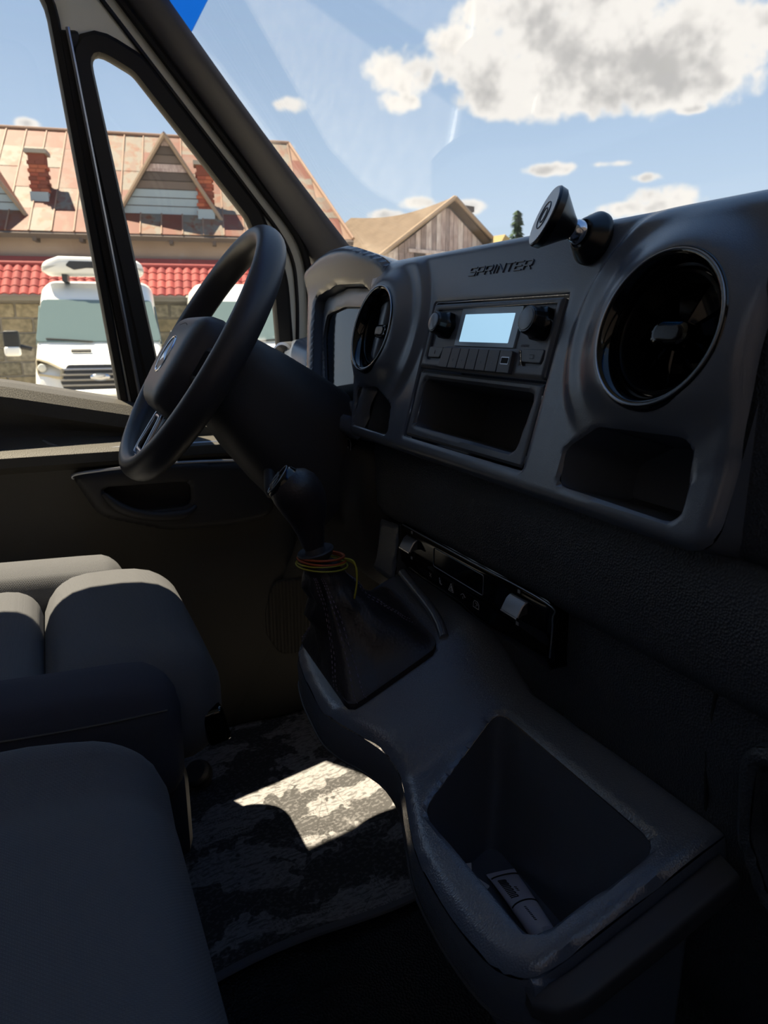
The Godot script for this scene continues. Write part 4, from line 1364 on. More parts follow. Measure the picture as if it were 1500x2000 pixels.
func console() -> void:
	var c := thing("centre_console", "dark grained centre console with a deep open bin", "console", Vector3(-0.59, -0.9, -0.38))
	var xf := Transform3D(Basis(Vector3.RIGHT, Vector3.FORWARD, Vector3.UP), Vector3.ZERO)
	var ctrl := [Vector3(-0.850, 0.442, 0), Vector3(-0.847, 0.36, 0), Vector3(-0.842, 0.30, 0), Vector3(-0.822, 0.262, 0), Vector3(-0.78, 0.249, 0), Vector3(-0.73, 0.243, 0), Vector3(-0.675, 0.240, 0), Vector3(-0.645, 0.247, 0), Vector3(-0.622, 0.266, 0), Vector3(-0.600, 0.283, 0), Vector3(-0.575, 0.288, 0), Vector3(-0.540, 0.277, 0), Vector3(-0.495, 0.262, 0), Vector3(-0.45, 0.256, 0), Vector3(-0.40, 0.255, 0), Vector3(-0.357, 0.260, 0), Vector3(-0.334, 0.276, 0), Vector3(-0.3285, 0.30, 0), Vector3(-0.325, 0.36, 0), Vector3(-0.320, 0.446, 0)]
	var o := PackedVector2Array()
	for p in arc(ctrl, 3): o.append(Vector2(p.x, p.y))
	var bin := MB.rpoly([Vector2(-0.522, 0.2845), Vector2(-0.352, 0.2870), Vector2(-0.341, 0.4030), Vector2(-0.574, 0.4045)], [0.024, 0.02, 0.02, 0.014], 7)
	var hf := func(p: Vector2) -> float: return console_y(p.x, -p.y)
	var b := MB.new()
	b.plate(o, [bin], 0.0045, hf, xf, 0.010, 0.004, 0.0, [0.57], true)
	# turned-down edge
	var oc := MB.ccw(o)
	var rings := []
	for q in [[0.0, -0.010], [-0.002, -0.025], [0.0, -0.05], [0.004, -0.056], [0.02, -0.057]]:
		var r := PackedVector3Array()
		var i := 0
		for p in MB.inset(oc, q[0]):
			r.append(xf * Vector3(p.x, p.y, hf.call(oc[i]) + q[1]))
			i += 1
		rings.append(r)
	b.loft(rings, true, false, false)
	part(c, "top_shell", b, M.console, "grained top shell", 35.0)
	b = MB.new()
	var edge := PackedVector3Array()
	for p in MB.inset(oc, -0.001): edge.append(Vector3(p.x, hf.call(p) - 0.050, -p.y))
	b.tube(edge.slice(2, edge.size() - 2), 0.0013, 6)
	part(c, "lower_edge", b, M.trim)
	# side rail along the passenger side
	b = MB.new()
	rings = []
	for p in [[-0.332, 0.272, 0.55], [-0.320, 0.282, 0.85], [-0.314, 0.30, 1.0], [-0.310, 0.36, 1.0], [-0.306, 0.436, 1.0]]:
		var r := PackedVector3Array()
		for q in MB.rrect(-0.011, -0.010, 0.011, 0.010, 0.005, 4): r.append(Vector3(p[0] + q.x * p[2], console_y(p[0], -p[1]) - 0.026 + q.y * p[2] - q.x * 0.25, -p[1]))
		rings.append(r)
	b.loft(rings)
	part(c, "side_rail", b, M.trim, "slim rail along the console side")
	b = MB.new()
	b.box(Vector3(-0.338, -0.67, -0.352), Vector3(0.024, 0.42, 0.16), Basis.IDENTITY, 0.01)
	part(c, "side_wall", b, M.console, "plain side wall")
	gear_lever()
	# rail in front of the boot
	b = MB.new()
	b.tube(arc([Vector3(-0.80, -0.315, -0.40), Vector3(-0.70, -0.332, -0.392), Vector3(-0.655, -0.345, -0.382)], 5), 0.006, 10)
	part(c, "boot_ridge", b, M.console, "raised ridge behind the boot")

func gear_lever() -> void:
	var g := thing("gear_lever", "gear lever with a leather knob and pleated leather boot", "gear lever", Vector3(-0.735, -0.39, -0.31))
	var base := MB.ccw(MB.rpoly([Vector2(-0.826, 0.262), Vector2(-0.640, 0.2555), Vector2(-0.643, 0.368), Vector2(-0.826, 0.385)], [0.02, 0.014, 0.012, 0.02], 6))
	# even out the ring
	var ev := PackedVector2Array()
	var total := 0.0
	for i in base.size(): total += base[i].distance_to(base[(i + 1) % base.size()])
	var n := 72
	var acc := 0.0
	var i0 := 0
	for k in n:
		var want := total * k / n
		while acc + base[i0].distance_to(base[(i0 + 1) % base.size()]) < want:
			acc += base[i0].distance_to(base[(i0 + 1) % base.size()])
			i0 += 1
		var l := base[i0].distance_to(base[(i0 + 1) % base.size()])
		ev.append(base[i0].lerp(base[(i0 + 1) % base.size()], (want - acc) / maxf(l, 1e-6)))
	var mid := Vector2(-0.735, 0.315)
	var top := Vector3(-0.7305, -0.266, -0.262)
	var wr := noise(FastNoiseLite.TYPE_SIMPLEX_SMOOTH, 1.0, 3, 2)
	var rings := []
	var prof := [[0.0, 1.0, 0.001], [0.0, 0.985, 0.008], [0.06, 0.95, 0.0], [0.14, 0.86, 0.0], [0.25, 0.73, 0.0], [0.38, 0.60, 0.0], [0.52, 0.48, 0.0], [0.66, 0.385, 0.0], [0.80, 0.31, 0.0], [0.90, 0.265, 0.0], [0.96, 0.24, 0.0], [1.0, 0.21, 0.0], [1.04, 0.235, 0.0], [1.08, 0.20, 0.0]]
	for q in prof:
		var r := PackedVector3Array()
		for k in n:
			var e := ev[k]
			var f: float = q[0]
			var bp := Vector3(e.x, console_y(e.x, -e.y) + q[2], -e.y)
			var d := e - mid
			var an := d.angle()
			var round_ := Vector2.from_angle(an) * 0.098
			var s: float = q[1]
			var dd := d.lerp(round_, smoothstep(0.15, 0.8, f)) * s
			var c := Vector3(mid.x, console_y(mid.x, -mid.y), -mid.y).lerp(top, f)
			var p := c + Vector3(dd.x, 0, -dd.y)
			p.y += (bp.y - console_y(mid.x, -mid.y)) * maxf(0.0, 1.0 - f * 1.6)
			var sag := sin(clampf(f, 0.0, 1.0) * PI)
			p += Vector3(dd.x, 0, -dd.y).normalized() * sag * (0.010 * wr.get_noise_3d(an * 1.6 + 2.0, f * 3.0, 0.0) + 0.004 * sin(f * 21.0 + an * 2.0))
			if q[2] > 0.0 and f == 0.0: p = bp + Vector3(-dd.x, 0, dd.y) * 0.0
			r.append(p)
		rings.append(r)
	var b := MB.new()
	b.loft(rings, true, false, true)
	var boot := part(g, "boot", b, M.leather, "black pleated leather boot", 70.0)
	# twin stitched seams down the corners
	b = MB.new()
	for ci in [3, 20, 26, 46]:
		for off in [-1, 1]:
			var pts := []
			for q in range(1, 11):
				var r: PackedVector3Array = rings[q]
				var cc: Vector3 = Vector3.ZERO
				for p in r: cc += p
				cc /= n
				var p := r[(ci + off + n) % n].lerp(r[ci], 0.35)
				pts.append(p + (p - cc).normalized() * 0.0012)
			var path := arc(pts, 6)
			for k in range(0, path.size() - 2, 2): b.tube(PackedVector3Array([path[k], path[k].lerp(path[k + 1], 0.95)]), 0.0006, 4)
	var stt := put(boot, "stitching", b.mesh(), M.stitch, "twin rows of stitching")
	# collar and knob
	var ax := (Vector3(-0.735, -0.150, -0.232) - Vector3(-0.7305, -0.262, -0.258)).normalized()
	var kx := frame(Vector3(-0.731, -0.254, -0.257), ax.cross(Vector3(0, 0, 1)).normalized(), ax)
	b = MB.new()
	b.lathe([Vector2(0.0, -0.004), Vector2(0.012, -0.004), Vector2(0.019, 0.004), Vector2(0.0215, 0.009), Vector2(0.0205, 0.0105), Vector2(0.012, 0.008), Vector2(0.010, 0.02)], kx, 36)
	part(g, "collar", b, M.trim, "black flared collar")
	b = MB.new()
	var kr := []
	for q in [[0.012, 0.010, 0.0], [0.020, 0.0125, 0.0], [0.034, 0.0150, -0.001], [0.048, 0.0195, -0.002], [0.062, 0.0240, -0.001], [0.076, 0.0268, 0.001], [0.087, 0.0268, 0.003], [0.097, 0.0235, 0.004], [0.104, 0.0165, 0.004], [0.107, 0.008, 0.004], [0.108, 0.0, 0.004]]:
		var r := PackedVector3Array()
		for s in 36:
			var an := TAU * s / 36.0
			r.append(kx * Vector3(cos(an) * q[1], q[0], sin(an) * q[1] * 1.08 + q[2]))
		kr.append(r)
	b.loft(kr)
	var knob := part(g, "knob", b, M.leather, "rounded dark leather knob", 70.0)
	var cn := Vector3(-0.22, 0.60, 0.77).normalized()
	var kc := kx * Vector3(0, 0.082, 0.003)
	var cx := frame(kc + cn * 0.0235, cn.cross(Vector3(0, 1, 0)).normalized() * -1.0, cn.cross(Vector3(1, 0, 0)))
	cx = Transform3D(Basis(cx.basis.x, cn, cx.basis.x.cross(cn)), kc + cn * 0.0235)
	b = MB.new()
	b.lathe([Vector2(0.0215, -0.010), Vector2(0.0205, -0.002), Vector2(0.0185, 0.0012), Vector2(0.0165, 0.002), Vector2(0.0, 0.0045)], cx, 40)
	put(knob, "cap", b.mesh(), M.gloss, "gloss black cap with the gear pattern")
	b = MB.new()
	var hoop := PackedVector3Array()
	for k in 40: hoop.append(cx * Vector3(cos(TAU * k / 40) * 0.0178, 0.0018, sin(TAU * k / 40) * 0.0178))
	b.tube(hoop, 0.0007, 6, true)
	b.tube(PackedVector3Array([cx * Vector3(-0.009, 0.0042, 0), cx * Vector3(0.009, 0.0042, 0)]), 0.0006, 5)
	for k in [-0.009, 0.0, 0.009]: b.tube(PackedVector3Array([cx * Vector3(k, 0.0042, -0.006), cx * Vector3(k, 0.0042, 0.006)]), 0.0006, 5)
	put(knob, "gear_pattern", b.mesh(), M.greycap, "printed gear pattern with a thin ring")
	# elastic bands round the neck of the boot
	for q in [["yellow-green elastic band wound round the boot neck, one end hanging down", M.band_yellow, 0.0, 0.0010], ["orange elastic band wound round the boot neck", M.band_orange, 0.005, 0.0014]]:
		var e := thing("elastic_band", q[0], "elastic band", top + Vector3(0, -0.002, 0))
		b = MB.new()
		for turn in 2:
			var loop := PackedVector3Array()
			for k in 40:
				var an := TAU * k / 40
				var rr: float = 0.0295 - q[2] * 0.45 - turn * 0.0016
				loop.append(top + Vector3(cos(an) * rr, 0.0045 + q[2] * 1.3 + turn * 0.0032 + sin(an * 1.0 + turn) * 0.0022, sin(an) * rr))
			b.tube(loop, q[3], 6, true)
		part(e, "loop", b, q[1])
		if q[2] == 0.0:
			b = MB.new()
			b.tube(arc([top + Vector3(0.012, 0.012, -0.022), top + Vector3(0.024, 0.010, -0.030), top + Vector3(0.032, -0.008, -0.030), top + Vector3(0.034, -0.030, -0.026)], 6), 0.0011, 6)
			b.tube(arc([top + Vector3(0.010, 0.010, -0.024), top + Vector3(0.026, 0.006, -0.031), top + Vector3(0.034, -0.012, -0.029), top + Vector3(0.0365, -0.026, -0.025)], 6), 0.0010, 6)
			part(e, "end", b, q[1])

# ------------------------------------------------------------------ seats
func seats() -> void:
	var s := thing("driver_seat", "dark blue-grey cloth driver seat with high side bolsters", "seat", Vector3(-1.04, -0.88, 0.2))
	var b := MB.new()
	b.pillow(Vector3(-1.045, -0.478, -0.062), Vector3(0.445, 0.165, 0.215), 0.07, Vector3i(16, 14, 16), func(p: Vector3) -> Vector3: return p + Vector3(0, 0.012 * cos((p.x + 1.045) * 6.0) - 0.10 * maxf(0.0, -0.07 - p.z), 0))
	part(s, "thigh_cushion", b, M.fabric, "front thigh cushion", 70.0)
	b = MB.new()
	b.pillow(Vector3(-1.045, -0.482, 0.29), Vector3(0.40, 0.16, 0.49), 0.05, Vector3i(16, 12, 16))
	part(s, "seat_cushion", b, M.fabric, "seat cushion", 70.0)
	for k in [[-0.822, 0.10, 0.13, 0.14], [-1.268, 0.11, 0.19, 0.16]]:
		b = MB.new()
		var cx: float = k[0]
		b.pillow(Vector3(cx, -0.470, k[2]), Vector3(k[1], 0.17, 0.47 if cx > -1.0 else 0.56), 0.045, Vector3i(10, 12, 18), func(p: Vector3) -> Vector3: return p + Vector3(0, 0.10 * (p.z - 0.0) * 0.4 + (0.0 if cx > -1.0 else 0.004) - 0.25 * maxf(0.0, -0.06 - p.z), 0))
		var bo := part(s, "side_bolster", b, M.fabric2 if cx > -1.0 else M.fabric, "", 70.0)
		if cx > -1.0:
			b = MB.new()
			b.tube(arc([Vector3(cx + 0.047, -0.428, -0.085), Vector3(cx + 0.052, -0.425, 0.0), Vector3(cx + 0.052, -0.420, 0.10), Vector3(cx + 0.052, -0.41, 0.25)], 5), 0.0012, 6)
			put(bo, "piping", b.mesh(), M.piping)
	b = MB.new()
	b.box(Vector3(-1.045, -0.61, 0.14), Vector3(0.46, 0.14, 0.50), Basis.IDENTITY, 0.02)
	part(s, "seat_pan", b, M.trim, "black plastic seat pan")
	b = MB.new()
	b.box(Vector3(-1.045, -0.78, 0.2), Vector3(0.40, 0.22, 0.40), Basis.IDENTITY, 0.015)
	part(s, "seat_box", b, M.doorcard, "seat box on the floor")
	b = MB.new()
	b.box(Vector3(-0.845, -0.50, -0.150), Vector3(0.03, 0.05, 0.03), Basis.from_euler(Vector3(0.2, 0, 0.1)), 0.006)
	part(s, "release_lever", b, M.gloss, "black release lever at the cushion front")
	b = MB.new()
	var rec := Basis.from_euler(Vector3(0.18, 0, 0))
	b.pillow(Vector3.ZERO, Vector3(0.44, 0.66, 0.13), 0.055, Vector3i(14, 14, 10), func(p: Vector3) -> Vector3: return Vector3(-1.045, -0.12, 0.62) + rec * (p + Vector3(0, 0, 0.03 * smoothstep(0.12, 0.22, absf(p.x)))))
	part(s, "backrest", b, M.fabric, "padded backrest", 70.0)
	b = MB.new()
	b.pillow(Vector3.ZERO, Vector3(0.25, 0.19, 0.10), 0.045, Vector3i(10, 10, 10), func(p: Vector3) -> Vector3: return Vector3(-1.045, 0.34, 0.72) + rec * p)
	part(s, "headrest", b, M.fabric2, "", 70.0)

	var t := thing("passenger_bench", "dark blue-grey cloth two-seat passenger bench", "seat", Vector3(-0.32, -0.88, 0.3))
	b = MB.new()
	b.pillow(Vector3(-0.31, -0.505, 0.235), Vector3(0.92, 0.18, 0.61), 0.075, Vector3i(40, 14, 26), func(p: Vector3) -> Vector3:
		var up := smoothstep(-0.56, -0.45, p.y)
		var bol := smoothstep(-0.655, -0.72, p.x)
		return p + Vector3(0.035 * smoothstep(0.08, -0.07, p.z) * smoothstep(-0.6, -0.77, p.x), up * (0.014 * bol - 0.008 * (1.0 - bol) - 0.006 * exp(-((p.x + 0.66) / 0.018) ** 2)), 0.0))
	part(t, "bench_cushion", b, M.fabric, "wide bench cushion", 70.0)
	b = MB.new()
	b.box(Vector3(-0.31, -0.74, 0.30), Vector3(0.84, 0.28, 0.44), Basis.IDENTITY, 0.015)
	part(t, "bench_box", b, M.doordark, "box under the bench")
	for x in [-0.55, -0.06]:
		b = MB.new()
		b.pillow(Vector3.ZERO, Vector3(0.46, 0.66, 0.12), 0.05, Vector3i(14, 14, 10), func(p: Vector3) -> Vector3: return Vector3(x, -0.12, 0.66) + rec * p)
		part(t, "backrest", b, M.fabric, "", 70.0)
		b = MB.new()
		b.pillow(Vector3.ZERO, Vector3(0.25, 0.19, 0.10), 0.045, Vector3i(10, 10, 10), func(p: Vector3) -> Vector3: return Vector3(x, 0.34, 0.77) + rec * p)
		part(t, "headrest", b, M.fabric2, "", 70.0)

# ------------------------------------------------------------------ mat, phone mount, things in the bin
func mat_y(x: float, z: float) -> float:
	var y := -0.884
	if z < -0.1: y = lerpf(-0.884, -0.832, (-0.1 - z) / 0.38)
	if z < -0.48: y = lerpf(-0.832, -0.778, (-0.48 - z) / 0.14)
	return y

func loose_things() -> void:
	var m := thing("floor_mat", "grey printed floor mat in the driver footwell with a pale sewn edge", "floor mat", Vector3(-1.12, -0.89, -0.25))
	var b := MB.new()
	var nu := 40
	var nv := 48
	var pos := func(i: int, j: int) -> Vector3:
		var z := lerpf(0.1, -0.61, float(j) / nv)
		var xr := -0.812 + 0.012 * sin(z * 13.0 + 0.6)
		var x := lerpf(-1.46, xr, float(i) / nu)
		return Vector3(x, mat_y(x, z) + 0.0025 * sin(x * 21.0 + z * 9.0) + 0.003 * smoothstep(-0.86, -0.81, x) * (1.0 + sin(z * 17.0)), z)
	for i in nu:
		for j in nv:
			for q in [[i, j], [i + 1, j], [i + 1, j + 1], [i, j], [i + 1, j + 1], [i, j + 1]]:
				b.t.append(pos.call(q[0], q[1]))
				b.uv.append(Vector2(q[1] / float(nv) * 1.0, q[0] / float(nu) * 0.9))
	part(m, "pile", b, M.carpet, "", 60.0)
	b = MB.new()
	var edge := PackedVector3Array()
	for j in nv + 1: edge.append(pos.call(nu, j))
	b.tube(edge, 0.0075, 8, false, 0.55)
	part(m, "binding", b, M.binding, "pale grey sewn edge")
	# black knob lying at the seat foot
	var k := thing("seat_knob", "small black round knob on the mat at the driver seat foot", "knob", Vector3(-1.262, mat_y(-1.26, -0.185), -0.19))
	b = MB.new()
	var kx := frame(Vector3(-1.262, mat_y(-1.26, -0.185) + 0.026, -0.185), Vector3(1, 0, 0.2), Vector3(0, 1, 0.0)) * Transform3D(Basis.from_euler(Vector3(0.5, 0, -0.45)), Vector3.ZERO)
	b.lathe([Vector2(0.0, -0.02), Vector2(0.022, -0.02), Vector2(0.026, -0.012), Vector2(0.026, 0.006), Vector2(0.022, 0.013), Vector2(0.0, 0.015)], kx, 32)
	part(k, "cap", b, M.trim)
	b = MB.new()
	b.lathe([Vector2(0.0262, -0.006), Vector2(0.0272, -0.003), Vector2(0.0272, 0.001), Vector2(0.0262, 0.004)], kx, 32)
	part(k, "grip_ring", b, M.rubber)
	phone_mount()
	bin_things()

func phone_mount() -> void:
	var px := panel_xf()
	var p := px * Vector3(0.101, 0.073, 0.0008)
	var m := thing("phone_mount", "black magnetic phone mount with a round head and ball joint on the panel top", "phone mount", p)
	var nn := px.basis.z
	var out := (nn * 0.8 + Vector3(0.15, 0.35, 0.1)).normalized()
	var bx := Transform3D(Basis(px.basis.x, nn, px.basis.x.cross(nn)), p)
	var b := MB.new()
	b.lathe([Vector2(0.0215, 0.0), Vector2(0.0215, 0.003), Vector2(0.0205, 0.0045), Vector2(0.0135, 0.0135), Vector2(0.0115, 0.0145), Vector2(0.0105, 0.011)], bx, 48, true)
	part(m, "base", b, M.glossknob, "conical base stuck to the panel")
	var ball := p + nn * 0.0175
	b = MB.new()
	var prof := []
	for k in 13: prof.append(Vector2(0.0098 * sin(PI * k / 12.0), -0.0098 * cos(PI * k / 12.0)))
	b.lathe(prof, Transform3D(Basis.IDENTITY, ball), 28)
	part(m, "ball", b, M.chrome, "polished ball joint")
	M.chrome.resource_name = "chrome"
	# head: plate looks towards the driver, cone runs back to the ball
	var rt := Vector3(0.4226, 0, -0.9063)
	var fwd := Vector3(-0.8774, -0.2504, -0.4092)
	var up := rt.cross(fwd)
	var hn := (-rt * 0.90 + up * 0.36 - fwd * 0.17).normalized()
	var hx := Transform3D(Basis(hn.cross(Vector3.UP).normalized(), hn, hn.cross(Vector3.UP).normalized().cross(hn)), ball + hn * 0.006)
	b = MB.new()
	b.lathe([Vector2(0.0085, 0.0), Vector2(0.0115, 0.004), Vector2(0.0225, 0.0165), Vector2(0.0235, 0.018), Vector2(0.0242, 0.0182), Vector2(0.0248, 0.0235), Vector2(0.0238, 0.0250), Vector2(0.0, 0.0250)], hx, 48)
	part(m, "head", b, M.glossknob, "flared magnetic head")
	b = MB.new()
	b.lathe([Vector2(0.0232, 0.0249), Vector2(0.0230, 0.0256), Vector2(0.0, 0.0256)], hx, 48)
	var pad := part(m, "pad", b, M.greycap, "grey rubber pad")
	b = MB.new()
	for r in [0.006, 0.011]:
		var hoop := PackedVector3Array()
		for k in 30: hoop.append(hx * Vector3(cos(TAU * k / 30) * r, 0.0258, sin(TAU * k / 30) * r))
		b.tube(hoop, 0.0004, 5, true)
	put(pad, "ring_mark", b.mesh(), M.trim)

func bin_things() -> void:
	var y := -0.5665
	# adhesive tube
	var a := Vector3(-0.528, y + 0.012, -0.384)
	var e := Vector3(-0.423, y + 0.014, -0.366)
	var t := thing("adhesive_tube", "white squeezed tube with black print lying in the console bin", "tube", a.lerp(e, 0.5) + Vector3(0, -0.012, 0))
	var dir := (e - a).normalized()
	var s := dir.cross(Vector3.UP).normalized()
	var b := MB.new()
	var rings := []
	for q in [[0.0, 0.0165, 0.0008], [0.006, 0.0162, 0.0010], [0.007, 0.0160, 0.0016], [0.03, 0.0150, 0.005], [0.06, 0.0138, 0.008], [0.085, 0.0125, 0.010], [0.098, 0.0115, 0.0108], [0.102, 0.008, 0.008], [0.106, 0.006, 0.006]]:
		var r := PackedVector3Array()
		for k in 24:
			var an := TAU * k / 24
			r.append(a + dir * q[0] + s * cos(an) * q[1] + Vector3(0, sin(an) * q[2] - 0.0105 + q[2], 0))
		rings.append(r)
	b.loft(rings)
	var body := part(t, "body", b, M.tube, "white tube body", 60.0)
	for f in [0.011, 0.058]:
		b = MB.new()
		var half := lerpf(0.0158, 0.0138, f / 0.06)
		var th := lerpf(0.002, 0.0082, f / 0.06)
		var line := PackedVector3Array()
		for k in 13:
			var an := lerpf(0.15, PI - 0.15, k / 12.0)
			line.append(a + dir * f + s * cos(an) * half + Vector3(0, sin(an) * th - 0.0105 + th + 0.0002, 0))
		b.tube(line, 0.0008, 5)
		put(body, "line", b.mesh(), M.ink, "thin dark ring")
	# print too small to read: a row of heavy slanting strokes, a short mark and a fine row
	var face := func(f: float, w: float) -> Vector3:
		var half := lerpf(0.0160, 0.0122, f / 0.09)
		var th := lerpf(0.0016, 0.0104, f / 0.09)
		return a + dir * f + s * w * half + Vector3(0, th * sqrt(1.0 - w * w) - 0.0105 + th + 0.0010, 0)
	b = MB.new()
	for k in 12:
		var f := 0.018 + k * 0.0027
		b.tube(PackedVector3Array([face.call(f, 0.75), face.call(f + 0.0010, 0.5), face.call(f + 0.0020, 0.25)]), 0.0007, 5)
		if k % 2 == 0: b.tube(PackedVector3Array([face.call(f + 0.0020, 0.25), face.call(f + 0.0047, 0.25)]), 0.0006, 5)
	var heavy := put(body, "heavy_print", b.mesh(), M.ink, "row of heavy slanting dark print")
	heavy.set_meta("kind", "stuff")
	b = MB.new()
	for k in 3: b.tube(PackedVector3Array([face.call(0.034 + k * 0.003, 0.05), face.call(0.0355 + k * 0.003, -0.12)]), 0.0005, 5)
	for k in 9: b.tube(PackedVector3Array([face.call(0.066 + k * 0.0026, 0.42), face.call(0.0674 + k * 0.0026, 0.28)]), 0.0004, 5)
	var small := put(body, "small_print", b.mesh(), M.ink, "small dark print")
	small.set_meta("kind", "stuff")
	# card tag and a sachet
	var c := thing("paper_tag", "small white paper tag with a round hole in the console bin", "tag", Vector3(-0.519, y, -0.350))
	b = MB.new()
	var cx := Transform3D(Basis.from_euler(Vector3(0, 0.35, 0)) * Basis(Vector3.RIGHT, Vector3.FORWARD, Vector3.UP), Vector3(-0.519, y + 0.006, -0.350))
	b.plate(MB.rpoly([Vector2(-0.010, -0.0075), Vector2(0.010, -0.0075), Vector2(0.010, 0.0075), Vector2(-0.010, 0.0075)], 0.002, 3), [MB.circle(Vector2(0.0065, 0.0), 0.0016, 14)], 0.0008, flat, cx, 0.0001, 0.0001, 0.0008, [0.0006], false)
	part(c, "card", b, M.card)
	var w := thing("sachet", "small crimped white sachet by the bin wall", "sachet", Vector3(-0.541, y, -0.340))
	b = MB.new()
	var wx := Transform3D(Basis.from_euler(Vector3(0.25, -0.5, 0.1)) * Basis(Vector3.RIGHT, Vector3.FORWARD, Vector3.UP), Vector3(-0.539, y + 0.010, -0.343))
	b.grid(24, 8, func(u: float, v: float) -> Vector3: return wx * Vector3((u - 0.5) * 0.022, (v - 0.5) * 0.020, 0.0005 * sin(u * TAU * 10.0)))
	b.grid(24, 8, func(u: float, v: float) -> Vector3: return wx * Vector3((u - 0.5) * 0.022, (v - 0.5) * 0.020, 0.0005 * sin(u * TAU * 10.0) - 0.003 * sin(u * PI) * sin(v * PI) - 0.0003), true)
	part(w, "foil", b, M.card)
	b = MB.new()
	b.box(wx * Vector3(0, 0.0, 0.0009), Vector3(0.018, 0.0015, 0.0006), wx.basis)
	part(w, "print_line", b, M.ink)

# ------------------------------------------------------------------ outside
const ALONG := Vector3(0.2079, 0, -0.9781)
const TOWARD := Vector3(0.9781, 0, 0.2079)
const GY := -1.75

func street(o: Vector3) -> Transform3D:
	return Transform3D(Basis(ALONG, Vector3.UP, TOWARD), o)

func outside() -> void:
	var g := struct("ground", "pale gravel yard outside the van", "ground", Vector3(-10, GY, 0))
	var b := MB.new()
	b.box(Vector3(-10, GY - 0.1, 0), Vector3(160, 0.2, 160))
	part(g, "yard", b, M.ground)
	own_body()
	var yw := struct("wall_added", "added dark wall out of view beside the passenger door, keeps light off that side", "wall", Vector3(1.6, GY, 0.0))  # unseen wall, added to block skylight at the passenger window
	b = MB.new()
	b.box(Vector3(1.7, GY + 1.7, 0.6), Vector3(0.2, 3.4, 7.0), Basis.IDENTITY, 0.02)
	part(yw, "shade_board", b, M.greywood_b)
	white_van(Vector3(-11.15, GY, -0.70), deg_to_rad(84.0), true)
	white_van(Vector3(-10.85, GY, -2.98), deg_to_rad(82.0), false)
	garden_wall()
	orange_building()
	wooden_house()
	trees()

func own_body() -> void:
	# outer skin of the van we sit in: bonnet ahead of the windscreen and the roof above the headliner
	var w := struct("wall_outer", "white bodywork of the van round the cab", "bodywork", Vector3(CX, -0.5, -1.2))
	var b := MB.new()
	b.pillow(Vector3(CX, -0.42, -1.22), Vector3(1.9, 0.70, 0.62), 0.15, Vector3i(10, 8, 8), func(p: Vector3) -> Vector3: return p + Vector3(0, -0.15 * maxf(0.0, -1.0 - p.z), 0))
	part(w, "bonnet", b, M.van)
	b = MB.new()
	b.box(Vector3(CX, 0.735, 0.5), Vector3(1.7, 0.05, 1.4), Basis.IDENTITY, 0.02)
	part(w, "roof_skin", b, M.van)
	b = MB.new()
	b.box(Vector3(CX, -0.45, 3.2), Vector3(1.98, 2.4, 4.0), Basis.IDENTITY, 0.05)
	part(w, "cargo_body", b, M.van)
	for s in [-1.0, 1.0]:
		b = MB.new()
		b.box(Vector3(CX + s * 0.96, -0.62, 0.25), Vector3(0.05, 1.0, 1.5), Basis.IDENTITY, 0.02)
		part(w, "door_skin", b, M.van)

func section(hw: float, y0: float, y1: float, z: float, r: float, lean: float) -> PackedVector3Array:
	var o := PackedVector3Array()
	for p in MB.rpoly([Vector2(-hw, y0), Vector2(hw, y0), Vector2(hw - lean, y1), Vector2(-hw + lean, y1)], [0.08, 0.08, r, r], 6): o.append(Vector3(p.x, p.y, z))
	return o

